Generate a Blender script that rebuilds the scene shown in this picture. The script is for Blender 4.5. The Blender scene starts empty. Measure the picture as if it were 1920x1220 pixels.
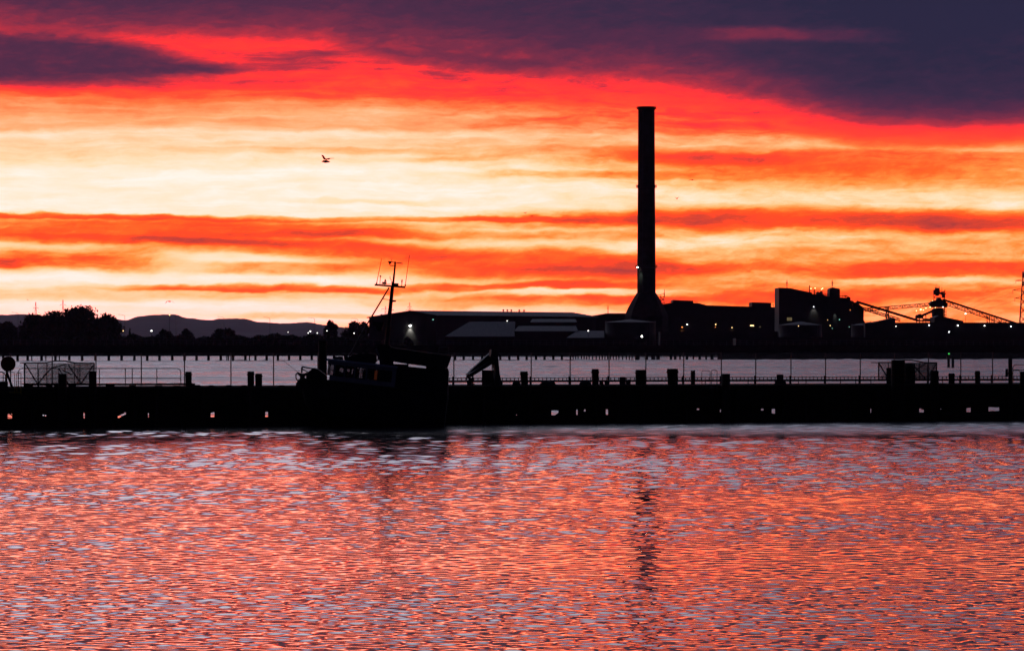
import bpy, bmesh, math, random
import numpy as np
from mathutils import Vector, Matrix
R = math.radians
random.seed(7); rng = np.random.default_rng(7)
scene = bpy.context.scene
col = scene.collection

# ------------------------------------------------------------------ camera
H = 6.46            # eye height above the water (m)
F = 7200.0          # focal length in photo pixels
HY = 646.0          # row of the horizon in the photo
cam_d = bpy.data.cameras.new('camera'); cam = bpy.data.objects.new('camera', cam_d); col.objects.link(cam)
cam.location = (0, 0, H); cam.rotation_euler = (R(90), 0, 0)
cam_d.sensor_width = 36; cam_d.lens = 135; cam_d.shift_y = (HY - 610) / 1920
cam_d.clip_start = 1; cam_d.clip_end = 60000
scene.camera = cam
scene.view_settings.view_transform = 'Standard'; scene.view_settings.look = 'None'
scene.view_settings.exposure = 0; scene.view_settings.gamma = 1

def lin(c):
    return tuple(((v/255)/12.92 if v/255 <= .04045 else ((v/255+.055)/1.055)**2.4) for v in c)

# ------------------------------------------------------------------ sky
SUN_EL, SUN_AZ = R(0.5), R(-4)
world = bpy.data.worlds.new('World'); scene.world = world; world.use_nodes = True
try:
    world.cycles.sampling_method = 'MANUAL'; world.cycles.sample_map_resolution = 512
except Exception: pass
nt = world.node_tree; nt.nodes.clear()
class G:                                    # tiny node-maths helper
    def __init__(s, nt): s.nt = nt
    def n(s, t, **k):
        x = s.nt.nodes.new(t)
        for a, b in k.items(): setattr(x, a, b)
        return x
    def put(s, sock, v):
        if isinstance(v, bpy.types.NodeSocket): s.nt.links.new(v, sock)
        else: sock.default_value = v
    def m(s, op, a, b=0.0, c=0.0, clamp=False):
        x = s.n('ShaderNodeMath', operation=op, use_clamp=clamp)
        s.put(x.inputs[0], a); s.put(x.inputs[1], b); s.put(x.inputs[2], c)
        return x.outputs[0]
    def add(s, a, b): return s.m('ADD', a, b)
    def sub(s, a, b): return s.m('SUBTRACT', a, b)
    def mul(s, a, b): return s.m('MULTIPLY', a, b)
    def step(s, v, a, b, lo=0.0, hi=1.0):
        x = s.n('ShaderNodeMapRange', interpolation_type='SMOOTHSTEP')
        s.put(x.inputs[0], v)
        for i, q in enumerate((a, b, lo, hi)): s.put(x.inputs[i+1], q)
        return x.outputs[0]
    def curve(s, v, pts, x0, x1):           # piecewise curve of v, pts in real units, values 0..1
        x = s.n('ShaderNodeFloatCurve'); c = x.mapping.curves[0]
        P = [((p-x0)/(x1-x0), q) for p, q in pts]
        while len(c.points) < len(P): c.points.new(0.5, 0.5)
        for a, (p, q) in zip(c.points, P): a.location = (p, q); a.handle_type = 'AUTO_CLAMPED'
        x.mapping.use_clip = False; x.mapping.update()
        t = s.n('ShaderNodeMapRange', clamp=True)
        s.put(t.inputs[0], v); t.inputs[1].default_value = x0; t.inputs[2].default_value = x1
        s.nt.links.new(t.outputs[0], x.inputs['Value'])
        return x.outputs[0]
    def vec(s, a, b, c=0.0):
        x = s.n('ShaderNodeCombineXYZ'); s.put(x.inputs[0], a); s.put(x.inputs[1], b); s.put(x.inputs[2], c)
        return x.outputs[0]
    def noise(s, v, scale=1.0, detail=4.0, rough=0.55, dist=0.0):
        x = s.n('ShaderNodeTexNoise'); s.put(x.inputs['Vector'], v)
        x.inputs['Scale'].default_value = scale; x.inputs['Detail'].default_value = detail
        x.inputs['Roughness'].default_value = rough; x.inputs['Distortion'].default_value = dist
        return x.outputs['Fac']
    def ramp(s, v, stops, hdr=False):
        x = s.n('ShaderNodeValToRGB'); s.put(x.inputs[0], v); e = x.color_ramp.elements
        while len(e) < len(stops): e.new(0.5)
        for a, (p, c) in zip(e, sorted(stops)): a.position = p; a.color = (*lin(c), 1)
        if hdr:                              # the camera clips the glow: its red runs past white
            for a in e: a.color[0] *= 1.0+1.8*min(1, max(0, (a.position-.2)/.62))**.8
        return x.outputs[0]
    def mix(s, f, a, b, mode='MIX'):
        x = s.n('ShaderNodeMix', data_type='RGBA', blend_type=mode)
        s.put(x.inputs[0], f); s.put(x.inputs[6], a if isinstance(a, bpy.types.NodeSocket) else (*a, 1))
        s.put(x.inputs[7], b if isinstance(b, bpy.types.NodeSocket) else (*b, 1))
        return x.outputs[2]
g = G(nt)
tc = g.n('ShaderNodeTexCoord'); sp = g.n('ShaderNodeSeparateXYZ'); nt.links.new(tc.outputs['Generated'], sp.inputs[0])
AZ = g.m('ARCTAN2', sp.outputs[0], sp.outputs[1]); EL = g.m('ARCSINE', sp.outputs[2])
X = g.m('MULTIPLY_ADD', AZ, 72.0, 9.6)          # azimuth, hundredths of 0.8 degree; 0..19.2 ahead
Y = g.m('MULTIPLY_ADD', EL, -72.0, 6.46)        # falls with elevation; 6.46 is the horizon
w1 = g.noise(g.vec(g.mul(X, .33), g.mul(Y, .9), 3.1), 1.0, 3.0)
w2 = g.noise(g.vec(g.mul(X, 1.3), g.mul(Y, 4.0), 7.7), 1.0, 4.0, .6)
Yw = g.add(Y, g.add(g.mul(g.sub(w1, .5), .30), g.mul(g.sub(w2, .5), .16)))
Xw = g.add(X, g.mul(g.sub(w2, .5), .8))
s1 = g.noise(g.vec(g.mul(X, .22), g.mul(Yw, 5.0), 1.3), 1.0, 5.0, .6)
s2 = g.noise(g.vec(g.mul(Xw, 1.1), g.mul(Yw, 5.5), 5.2), 1.0, 6.0, .62, .3)
s3 = g.noise(g.vec(g.mul(X, 2.6), g.mul(Yw, 9.0), 9.4), 1.0, 4.0, .6)
# clear afterglow, left and right of the view (heat 1 = white, 0 = dark)
GL = g.curve(Yw, [(0,.3),(1.6,.31),(1.78,.40),(1.95,.56),(2.1,.62),(2.3,.66),(2.45,.70),(2.56,.80),(2.72,.76),(2.95,.80),(3.15,.90),(3.4,.95),(3.9,.95),(4.2,.86),
     (4.65,.84),(5.1,.9),(5.3,.95),(5.52,.74),(5.72,.9),(5.95,.95),(6.1,.8),(6.46,.62)], 0, 7)
GR = g.curve(Yw, [(0,.3),(2.2,.34),(2.45,.42),(2.62,.60),(2.76,.66),(2.95,.56),(3.2,.60),(3.42,.66),(3.6,.74),(3.8,.80),(3.95,.68),(4.2,.5),
     (4.45,.62),(4.75,.62),(5.0,.5),(5.25,.60),(5.45,.50),(5.8,.54),(6.0,.62),(6.46,.5)], 0, 7)
h = g.add(g.mul(GL, g.step(X, 6.5, 15.0, 1.0, 0.0)), g.mul(GR, g.step(X, 6.5, 15.0)))
h = g.add(h, g.mul(g.sub(s1, .5), .34))
h = g.add(h, g.mul(g.mul(g.sub(s2, .5), .50), g.step(X, 4.0, 13.0, .45, 1.0)))
nz = g.m('MULTIPLY_ADD', s1, 1.5, .25)
nz2 = g.m('MULTIPLY_ADD', s2, 2.2, -.1)
def blob(x0, y0, hx, hy, slope, amt, soft=None):
    global h
    dx = g.sub(X, x0/100); u = g.mul(dx, 100/hx); u2 = g.mul(u, u)
    v = g.mul(g.sub(g.sub(Yw, y0/100), g.mul(dx, slope)), 100/hy); v2 = g.mul(v, v); v4 = g.mul(v2, v2)
    mask = g.m('EXPONENT', g.mul(g.add(g.mul(u2, u2), v4), -1.0))
    k = g.mul(mask, amt)
    if soft: k = g.mul(k, nz2 if soft == 2 else nz)
    h = g.sub(h, k)
# streaks of cloud crossing the glow
blob(200, 431, 520, 27, .018, .44, 1)
blob(120, 404, 260, 5, .01, .35)
blob(560, 466, 330, 15, .03, .32, 1)
blob(280, 452, 330, 8, .02, .15)
blob(740, 409, 460, 6, .004, .34)
blob(560, 430, 260, 16, .02, .22, 1)
blob(880, 440, 330, 8, .01, .18, 1)
blob(130, 490, 190, 22, .0, .42, 2)
blob(0, 496, 40, 10, .0, .3)
blob(480, 541, 280, 6.5, .006, .44)
blob(960, 536, 260, 7, -.01, .36)
blob(540, 508, 160, 12, .02, .30, 2)
blob(930, 492, 330, 26, .02, .36, 1)
blob(900, 500, 300, 7, .02, .08)
blob(1000, 520, 260, 16, .0, .24, 2)
blob(600, 592, 170, 6, .0, .22)
blob(1030, 566, 260, 12, .0, .26, 1)
blob(1140, 409, 300, 15, -.02, .20, 1)
blob(1560, 408, 420, 24, .022, .22, 1)
blob(1260, 412, 70, 11, -.15, .05)
blob(1790, 418, 200, 14, .03, .20)
blob(1570, 318, 380, 34, .03, .16, 2)
blob(1330, 297, 170, 11, .02, .18, 1)
blob(1080, 328, 260, 7, .0, .16)
blob(1040, 286, 240, 9, .0, .10)
blob(860, 299, 120, 6, -.03, .12)
blob(640, 287, 180, 6, .0, .10)
blob(700, 376, 200, 4, .02, .10)
blob(1750, 508, 240, 14, .0, .20, 1)
blob(1280, 500, 160, 9, .0, .18, 1)
blob(1500, 555, 300, 12, .0, .16, 1)
blob(1130, 548, 190, 7, .0, -.24)
blob(1730, 527, 180, 6, -.01, -.12)
blob(1330, 452, 200, 14, -.08, -.14, 2)
# the dark cloud deck overhead and its burning lower edge
def crv(pts, top=3.0): return g.mul(g.curve(X, [(p/100, q/100/top) for p, q in pts], 0, 19.2), top)
edge = crv([(0,50),(80,58),(200,64),(320,66),(540,63),(620,70),(680,88),(800,104),(960,124),(1080,138),(1200,142),(1330,158),(1430,182),(1540,212),(1680,236),(1800,236),(1920,232)])
wid = crv([(0,120),(500,120),(620,95),(800,98),(1000,108),(1200,108),(1400,128),(1560,150),(1700,178),(1920,190)])
d = g.mul(g.sub(Yw, edge), wid)
deck = g.curve(d, [(-4,.0),(-3,.03),(-1.5,.06),(-.85,.09),(-.38,.145),(0,.215),(.14,.275),(.3,.325),(.5,.36),(.7,.43),(.86,.56),(1.0,.72),(1.2,.9),(1.5,1.0),(2.6,1.0)], -4, 3)
deck = g.add(deck, g.mul(g.mul(g.sub(s2, .5), .10), g.step(d, -.9, .2, .3, 1.0)))
h = g.m('MINIMUM', h, deck)
yu = crv([(0,62),(60,66),(150,74),(250,90),(350,110),(420,120),(500,136),(1920,136)])
yl = crv([(0,164),(150,158),(300,150),(420,138),(470,126),(520,110),(1920,110)])
t = g.m('MINIMUM', g.sub(Yw, yu), g.sub(yl, Yw))
t = g.add(t, g.mul(g.sub(s2, .5), .38))
wedge = g.step(t, -.16, .20)
h = g.add(g.mul(h, g.sub(1.0, wedge)), g.mul(wedge, g.m('MULTIPLY_ADD', s2, .08, .07)))
blob(545, 116, 95, 17, .05, .07, 2)
blob(1470, 68, 190, 14, .0, -.085)
blob(1430, 68, 90, 9, .0, -.035)
blob(840, 116, 220, 14, .08, .06, 2)
h = g.sub(h, g.mul(g.step(X, 8, 17), g.mul(g.step(d, -.1, -1.2), .035)))
s4 = g.noise(g.vec(g.add(g.mul(X, 2.2), g.mul(Yw, 2.6)), g.mul(Yw, 6.0), 4.4), 1.0, 5.0, .65, .4)
h = g.add(h, g.mul(g.sub(s3, .5), .07))
h = g.add(h, g.mul(g.mul(g.sub(s4, .5), .30), g.mul(g.step(Y, 2.4, 3.2), g.step(h, .95, .6))))
h = g.add(h, g.mul(g.mul(g.sub(s4, .5), .10), g.step(Y, 2.6, 1.8)))
low = [(0,(158,58,60)),(.1,(204,64,54)),(.2,(232,70,44)),(.31,(250,78,36)),(.42,(255,104,38)),(.54,(255,150,66)),(.68,(255,197,126)),(.82,(255,228,184)),(.93,(255,241,218)),(1,(255,250,238))]
upp = [(0,(35,37,66)),(.05,(54,40,70)),(.11,(80,41,72)),(.17,(120,44,72)),(.23,(172,48,68)),(.29,(230,52,60)),(.35,(254,62,56)),(.42,(255,80,52)),(.52,(255,122,66)),(.64,(255,172,114)),(.78,(255,212,168)),(.9,(255,238,216)),(1,(255,250,240))]
clouds = g.mix(g.step(Y, 2.3, 3.4), g.ramp(h, upp, True), g.ramp(h, low, True))
# higher sky, seen only in the water: pale grey gap above the deck, then blue dusk
AZd = g.m('ABSOLUTE', g.mul(AZ, 180/math.pi)); ELd = g.mul(EL, 180/math.pi)
hn = g.noise(g.vec(g.mul(AZ, 9.0), g.mul(EL, 26.0), 2.0), 1.0, 4.0, .6)
up_front = g.ramp(g.mul(ELd, 1/90), [(0,(60,50,80)),(.08,(66,58,86)),(.115,(146,150,182)),(.15,(208,207,220)),(.22,(186,195,224)),(.30,(96,106,138)),(.5,(36,42,66)),(1,(26,31,52))])
up_back = g.ramp(g.mul(ELd, 1/90), [(0,(14,13,24)),(.2,(15,17,34)),(.6,(20,24,44)),(1,(26,31,52))])
side = g.step(AZd, 22.0, 75.0)
up_front = g.mix(1.0, up_front, g.mix(g.step(X, -2.0, 21.0), (2.5,2.42,2.35), (.72,.70,.76)), 'MULTIPLY')
upper = g.mix(side, up_front, up_back)
lowc = g.mix(g.step(AZd, 25.0, 85.0), clouds, lin((15,14,25)))
f = g.step(g.add(ELd, g.add(g.mul(g.sub(hn, .5), 4.0), g.mul(AZ, 3.0))), 7.6, 9.4)
f = g.mul(f, g.step(ELd, 4.9, 5.8))
lit = g.mul(g.mul(g.step(ELd, 6.6, 7.3), g.step(ELd, 9.2, 8.2)), g.step(AZd, 40.0, 15.0))     # red cloud bank added above the view, unseen, to redden the water
lit = g.mul(lit, g.step(g.noise(g.vec(g.mul(AZ, 14.0), g.mul(EL, 70.0), 8.0), 1.0, 4.0, .6), .47, .60))
colr = g.mix(f, lowc, upper)
colr = g.mix(lit, colr, (1.7, .16, .05))
sky = g.n('ShaderNodeTexSky', sky_type='NISHITA', sun_disc=False)
sky.sun_elevation = SUN_EL; sky.sun_rotation = SUN_AZ
bg1 = g.n('ShaderNodeBackground'); nt.links.new(colr, bg1.inputs[0]); bg1.inputs[1].default_value = 1.0
bg2 = g.n('ShaderNodeBackground'); nt.links.new(sky.outputs[0], bg2.inputs[0]); bg2.inputs[1].default_value = 0.001
ad = g.n('ShaderNodeAddShader'); nt.links.new(bg1.outputs[0], ad.inputs[0]); nt.links.new(bg2.outputs[0], ad.inputs[1])
wo = g.n('ShaderNodeOutputWorld'); nt.links.new(ad.outputs[0], wo.inputs[0])

# the sun is at the skyline behind the cloud: only a trace of direct light is left
sl = bpy.data.lights.new('sun', 'SUN'); sl.energy = 0.01; sl.angle = R(25); sl.color = (1, .45, .22)
so = bpy.data.objects.new('sun', sl); col.objects.link(so)
so.rotation_euler = Vector((-math.sin(SUN_AZ)*math.cos(SUN_EL), -math.cos(SUN_AZ)*math.cos(SUN_EL), -math.sin(SUN_EL))).to_track_quat('-Z', 'Y').to_euler()

# ------------------------------------------------------------------ materials
def mat(name, c, rough=.8, var=.35, scale=2.0, metal=0.0, stretch=(1,1,1)):
    m = bpy.data.materials.new(name); m.use_nodes = True; q = G(m.node_tree)
    b = m.node_tree.nodes['Principled BSDF']
    tcn = q.n('ShaderNodeTexCoord'); mp = q.n('ShaderNodeMapping'); mp.inputs['Scale'].default_value = stretch
    m.node_tree.links.new(tcn.outputs['Object'], mp.inputs[0])
    nn = q.noise(mp.outputs[0], scale, 5.0, .6)
    c0 = tuple(v*(1-var) for v in c); c1 = tuple(min(1, v*(1+var)) for v in c)
    r = q.n('ShaderNodeValToRGB'); m.node_tree.links.new(nn, r.inputs[0])
    r.color_ramp.elements[0].position = .3; r.color_ramp.elements[1].position = .7
    r.color_ramp.elements[0].color = (*c0, 1); r.color_ramp.elements[1].color = (*c1, 1)
    m.node_tree.links.new(r.outputs[0], b.inputs['Base Color'])
    b.inputs['Roughness'].default_value = rough; b.inputs['Metallic'].default_value = metal
    b.inputs['Specular IOR Level'].default_value = .25
    return m
def emit(name, c, s):
    m = bpy.data.materials.new(name); m.use_nodes = True
    b = m.node_tree.nodes['Principled BSDF']; b.inputs['Base Color'].default_value = (.2,.2,.2,1)
    b.inputs['Emission Color'].default_value = (*c, 1); b.inputs['Emission Strength'].default_value = s
    try: m.cycles.emission_sampling = 'NONE'
    except Exception: pass
    return m
M = dict(
 timber=mat('tarred_timber', (.035,.028,.022), .9, .5, 3.0, 0, (.4,1,4)), deck=mat('weathered_planks', (.06,.05,.042), .9, .5, 3.0),
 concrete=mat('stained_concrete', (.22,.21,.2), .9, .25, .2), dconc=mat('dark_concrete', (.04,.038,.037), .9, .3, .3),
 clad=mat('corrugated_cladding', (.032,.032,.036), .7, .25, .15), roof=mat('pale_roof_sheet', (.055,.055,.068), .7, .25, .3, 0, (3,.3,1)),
 tankm=mat('tank_paint', (.22,.22,.24), .5, .2, .2), steel=mat('painted_steel', (.05,.05,.055), .6, .3, 1.0),
 galv=mat('galvanised_steel', (.16,.16,.17), .5, .3, 2.0, .6), rust=mat('rusty_steel', (.07,.035,.022), .85, .5, 3.0),
 soil=mat('dark_soil', (.05,.045,.035), .95, .4, .05), leaf=mat('dark_foliage', (.045,.06,.03), .9, .45, .4),
 bark=mat('bark', (.05,.038,.028), .95, .4, 2.0), hill=mat('wooded_hill', (.05,.06,.045), .95, .4, .003),
 white=mat('off_white_paint', (.27,.28,.34), .45, .12, 1.5), navy=mat('hull_paint', (.014,.015,.024), .75, .4, 1.2),
 black=mat('black_rubber', (.02,.02,.02), .8, .3, 4.0), yellow=mat('yellow_paint', (.62,.42,.04), .5, .3, 6.0),
 red=mat('red_paint', (.22,.03,.025), .6, .3, 3.0), canvas=mat('dark_canvas', (.035,.035,.04), .9, .3, 3.0),
 feather=mat('gull_feathers', (.10,.10,.11), .8, .3, 6.0), weed=mat('wet_weed', (.012,.014,.01), .5, .4, 20.0),
 net=mat('cage_netting', (.03,.03,.03), .9, .3, 5.0))
gm = bpy.data.materials.new('tinted_glass'); gm.use_nodes = True; gm.node_tree.nodes.clear(); q = G(gm.node_tree)
tr = q.n('ShaderNodeBsdfTransparent'); tr.inputs[0].default_value = (.40,.38,.40,1); gl = q.n('ShaderNodeBsdfGlossy'); gl.inputs['Roughness'].default_value = .05
mx = q.n('ShaderNodeMixShader'); fz = q.n('ShaderNodeFresnel'); fz.inputs[0].default_value = 1.5
for i_, k_ in enumerate((fz.outputs[0], tr.outputs[0], gl.outputs[0])): gm.node_tree.links.new(k_, mx.inputs[i_])
gm.node_tree.links.new(mx.outputs[0], q.n('ShaderNodeOutputMaterial').inputs[0]); M['glass'] = gm
E = dict(white=emit('lamp_white', (1,.97,.9), 6), warm=emit('lamp_warm', (1,.62,.25), 5), green=emit('lamp_green', (.08,1,.15), 1.2),
 teal=emit('lamp_teal', (.35,1,.8), 2.0), cool=emit('lamp_cool', (.9,.92,1), 6), orange=emit('lamp_orange', (1,.3,.06), 3),
 dimwin=emit('lit_window', (1,.75,.35), .14), dimcab=emit('cabin_glow', (1,.24,.09), .16), bright=emit('lamp_bright', (1,.97,.86), 30))

# ------------------------------------------------------------------ mesh helpers
def P(x, y, D): return Vector(((x-960)/F*D, D, H-(y-HY)/F*D))
class MB:
    def __init__(s): s.v = []; s.f = []
    def addvf(s, vs, fs):
        o = len(s.v); s.v += [Vector(p) for p in vs]; s.f += [tuple(i+o for i in q) for q in fs]; return s
    def hull8(s, b, t):                     # bottom ring and top ring of equal length
        n = len(b); fs = [tuple(range(n))[::-1], tuple(range(n, 2*n))]
        fs += [(i, (i+1) % n, n+(i+1) % n, n+i) for i in range(n)]
        return s.addvf(list(b)+list(t), fs)
    def box(s, x0, x1, y0, y1, z0, z1):
        return s.hull8([(x0,y0,z0),(x1,y0,z0),(x1,y1,z0),(x0,y1,z0)], [(x0,y0,z1),(x1,y0,z1),(x1,y1,z1),(x0,y1,z1)])
    def bar(s, p, q, w, h=None, up=(0,0,1)):  # rectangular bar from p to q
        p = Vector(p); q = Vector(q); h = h or w; a = (q-p).normalized(); u = Vector(up)
        if abs(a.dot(u)) > .97: u = Vector((1,0,0))
        e = a.cross(u).normalized()*w/2; k = e.cross(a).normalized()*h/2
        return s.hull8([p-e-k, p+e-k, p+e+k, p-e+k], [q-e-k, q+e-k, q+e+k, q-e+k])
    def tube(s, pts, r, n=8):
        pts = [Vector(p) for p in pts]; rs = r if isinstance(r, (list, tuple)) else [r]*len(pts)
        vs = []; fs = []
        for i, p in enumerate(pts):
            a = (pts[min(i+1, len(pts)-1)]-pts[max(i-1, 0)]).normalized()
            u = Vector((0,1,0)) if abs(a.y) < .9 else Vector((1,0,0))
            e = a.cross(u).normalized(); k = a.cross(e)
            vs += [p+(e*math.cos(2*math.pi*j/n)+k*math.sin(2*math.pi*j/n))*rs[i] for j in range(n)]
        for i in range(len(pts)-1):
            fs += [(i*n+j, i*n+(j+1) % n, (i+1)*n+(j+1) % n, (i+1)*n+j) for j in range(n)]
        fs += [tuple(range(n))[::-1], tuple(range((len(pts)-1)*n, len(pts)*n))]
        return s.addvf(vs, fs)
    def lathe(s, c, prof, n=32):            # prof: (radius, z) list about the vertical through c
        c = Vector(c); vs = []; fs = []
        for r, z in prof: vs += [c+Vector((r*math.cos(2*math.pi*j/n), r*math.sin(2*math.pi*j/n), z)) for j in range(n)]
        for i in range(len(prof)-1): fs += [(i*n+j, i*n+(j+1) % n, (i+1)*n+(j+1) % n, (i+1)*n+j) for j in range(n)]
        fs += [tuple(range(n))[::-1], tuple(range((len(prof)-1)*n, len(prof)*n))]
        return s.addvf(vs, fs)
    def prism(s, pts, dv):                  # outline pushed along dv
        dv = Vector(dv); pts = [Vector(p) for p in pts]
        return s.hull8(pts, [p+dv for p in pts])
    def outline(s, px, D, depth, dx=0.0): return s.prism([P(x, y, D) for x, y in px], (dx, depth, 0))
    def ball(s, c, r, n=10, k=7, sc=(1,1,1)):
        c = Vector(c); prof = [(max(.001, math.sin(math.pi*i/k)), -math.cos(math.pi*i/k)) for i in range(k+1)]
        vs = []; fs = []
        for q, z in prof: vs += [c+Vector((q*math.cos(2*math.pi*j/n)*r*sc[0], q*math.sin(2*math.pi*j/n)*r*sc[1], z*r*sc[2])) for j in range(n)]
        for i in range(k): fs += [(i*n+j, i*n+(j+1) % n, (i+1)*n+(j+1) % n, (i+1)*n+j) for j in range(n)]
        return s.addvf(vs, fs)
    def build(s, name, m, parent=None, loc=None, local=False, smooth=False, recalc=True, **tags):
        me = bpy.data.meshes.new(name); o = bpy.data.objects.new(name, me); col.objects.link(o)
        off = Vector((0,0,0))
        if parent is not None:
            o.parent = parent
            if not local:
                q = parent
                while q is not None: off += q.location; q = q.parent
        elif loc is not None: off = Vector(loc); o.location = off
        me.from_pydata([tuple(v-off) for v in s.v], [], s.f)
        if recalc:
            bm = bmesh.new(); bm.from_mesh(me); bmesh.ops.recalc_face_normals(bm, faces=bm.faces); bm.to_mesh(me); bm.free()
        if smooth:
            me.shade_smooth()
            try: me.set_sharp_from_angle(angle=R(40))
            except Exception: pass
        me.materials.append(m)
        for k, v in tags.items(): o[k] = v
        return o
def thing(name, label, category, loc, group=None):
    o = bpy.data.objects.new(name, None); col.objects.link(o); o.location = Vector(loc); o.empty_display_size = .5
    o['label'] = label; o['category'] = category
    if group: o['group'] = group
    return o
def copy_thing(root, delta, label, group=None):
    r = root.copy(); col.objects.link(r); r.location = root.location+Vector(delta); r['label'] = label
    if group: r['group'] = group
    for ch in root.children:
        c = ch.copy(); col.objects.link(c); c.parent = r
        for k in ch.children:
            e = k.copy(); col.objects.link(e); e.parent = c
    return r

# ------------------------------------------------------------------ water: one rippled sheet
def make_water():
    ys = [62.0]
    while ys[-1] < 1900: ys.append(ys[-1]*(1.0009 if ys[-1] < 345 else 1.0012))
    ys = np.array(ys, np.float32); NC = 540
    tx = np.linspace(-1, 1, NC, dtype=np.float32)
    XX = tx[None, :]*(ys[:, None]*.168+2.0); YY = np.repeat(ys[:, None], NC, 1)
    L = np.maximum(.36, np.where(ys < 345, 4.9, 3.0)*np.gradient(ys))[:, None].astype(np.float32)   # shortest wave the sheet carries at that range
    Z = np.zeros_like(XX); S2 = np.zeros_like(L)
    r = np.random.default_rng(3); K = 150
    lams = np.exp(r.uniform(np.log(.30), np.log(50), K))
    patch = np.zeros_like(XX)
    for a, b in ((.006,.010),(.013,-.021),(.004,.034),(.021,.05),(.05,.11),(-.03,.16)):
        patch += np.sin(XX*a*1.7+YY*b+r.uniform(0, 6.28))
    patch = np.clip(1+.17*patch, .45, 1.6)
    for lam in lams:
        th = r.normal(R(74), R(50)); k = 2*np.pi/lam; s = r.uniform(.6, 1.3); ph = r.uniform(0, 6.28)
        w = np.exp(-((np.log(lam)-np.log(L*1.5))/.58)**2)
        S2 += w*w; on = np.nonzero(w[:, 0] > .02)[0]
        if len(on) == 0: continue
        i0, i1 = on[0], on[-1]+1
        Z[i0:i1] += w[i0:i1]*(s*math.sqrt(2)/k)*np.sin(np.float32(k*math.cos(th))*XX[i0:i1]+np.float32(k*math.sin(th))*YY[i0:i1]+np.float32(ph))
    ss = lambda v, a, b: (lambda t: t*t*(3-2*t))(np.clip((v-a)/(b-a), 0, 1))
    ruff = SLOPE*(1+.16*ss(YY, 75, 120)-.22*ss(YY, 165, 250))*(1+.35*ss(YY, 255, 290))
    Z *= patch*ruff/np.sqrt(S2)
    vs = np.stack([XX, YY, Z], -1).reshape(-1, 3)
    n0 = len(ys); idx = np.arange(n0*NC).reshape(n0, NC)
    fs = np.stack([idx[:-1, :-1], idx[:-1, 1:], idx[1:, 1:], idx[1:, :-1]], -1).reshape(-1, 4)
    big = np.array([(-5800,-900,-.35),(5800,-900,-.35),(5800,9000,-.35),(-5800,9000,-.35)], float)
    fs = np.concatenate([fs, np.array([[0,1,2,3]])+len(vs)]); vs = np.concatenate([vs, big])
    me = bpy.data.meshes.new('water'); me.vertices.add(len(vs)); me.vertices.foreach_set('co', vs.astype(np.float32).ravel())
    me.loops.add(len(fs)*4); me.loops.foreach_set('vertex_index', fs.ravel().astype(np.int32))
    me.polygons.add(len(fs)); me.polygons.foreach_set('loop_start', np.arange(0, len(fs)*4, 4, dtype=np.int32))
    me.polygons.foreach_set('loop_total', np.full(len(fs), 4, np.int32))
    me.polygons.foreach_set('use_smooth', np.ones(len(fs), bool)); me.update(calc_edges=True)
    o = bpy.data.objects.new('water', me); col.objects.link(o); o['kind'] = 'structure'
    m = bpy.data.materials.new('harbour_water'); m.use_nodes = True; b = m.node_tree.nodes['Principled BSDF']; q = G(m.node_tree)
    b.inputs['Base Color'].default_value = (.012,.016,.02,1); b.inputs['IOR'].default_value = 1.40
    tcn = q.n('ShaderNodeTexCoord'); sx = q.n('ShaderNodeSeparateXYZ'); m.node_tree.links.new(tcn.outputs['Object'], sx.inputs[0])
    # wind-ruffled water (waves too small for the sheet) is rough: beyond the lee of the wharf, in streaks
    lane = q.noise(q.vec(q.mul(sx.outputs[0], .012), q.mul(sx.outputs[1], .03)), 1.0, 6.0, .7)
    e = q.add(sx.outputs[1], q.mul(sx.outputs[0], -.12))
    f1 = q.mul(q.step(e, 250, 292), q.step(sx.outputs[0], -35, 25, .3, 1.0)); f2 = q.step(sx.outputs[1], 330, 380)
    ro = q.m('MAXIMUM', q.mul(f1, .23), q.mul(f2, q.step(lane, .35, .65, .20, .38)))
    m.node_tree.links.new(q.m('MAXIMUM', ro, q.step(sx.outputs[1], 150, 258, .0, .07)), b.inputs['Roughness'])
    bp = q.n('ShaderNodeBump'); bp.inputs['Strength'].default_value = .06; bp.inputs['Distance'].default_value = .012
    m.node_tree.links.new(q.noise(tcn.outputs['Object'], 5.0, 3.0, .6), bp.inputs['Height'])
    m.node_tree.links.new(bp.outputs[0], b.inputs['Normal'])
    me.materials.append(m); return o
SLOPE = .056
HAZE = 0.8e-5
make_water()

# ------------------------------------------------------------------ land and hills
def hill(px, D, depth):
    mb = MB(); top = []
    for i in range(len(px)-1):
        (x0, y0), (x1, y1) = px[i], px[i+1]; n = max(2, int(abs(x1-x0)/5))
        for j in range(n): t = j/n; u = t*t*(3-2*t); top.append((x0+(x1-x0)*t, y0+(y1-y0)*u+random.uniform(-.35, .35)))
    top.append(px[-1]); vs = []; n = len(top)
    for x, y in top:
        p = P(x, y, D); vs += [(p.x, D-depth*.7, 1), (p.x, D-depth*.3, p.z*.6), tuple(p), (p.x*1.05, D+depth, 1)]
    fs = [(4*i+k, 4*i+4+k, 4*i+5+k, 4*i+1+k) for i in range(n-1) for k in range(3)]
    return mb.addvf(vs, fs)
hill([(-700,600),(-400,580),(-120,596),(0,590),(45,589),(110,594),(170,598),(205,596),(235,600),(262,593),(285,590),(325,589),(352,596),(392,600),(415,597),(455,597),(490,604),(530,606),(575,604),(610,609),(650,614),(700,617),(800,622),(1000,630),(1300,640)], 18000, 2500).build('hills', M['hill'], kind='structure', smooth=True)
mb = MB(); sh = [P(x, HY+1, D) for x, D in ((-1500,2360),(0,2360),(700,2340),(1180,2290),(1330,2120),(1420,1830),(1500,1760),(1920,1745),(3600,1740))]
bot = [(p.x, p.y-6, -1) for p in sh]+[(5800,21000,-1),(-5800,21000,-1)]
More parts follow.
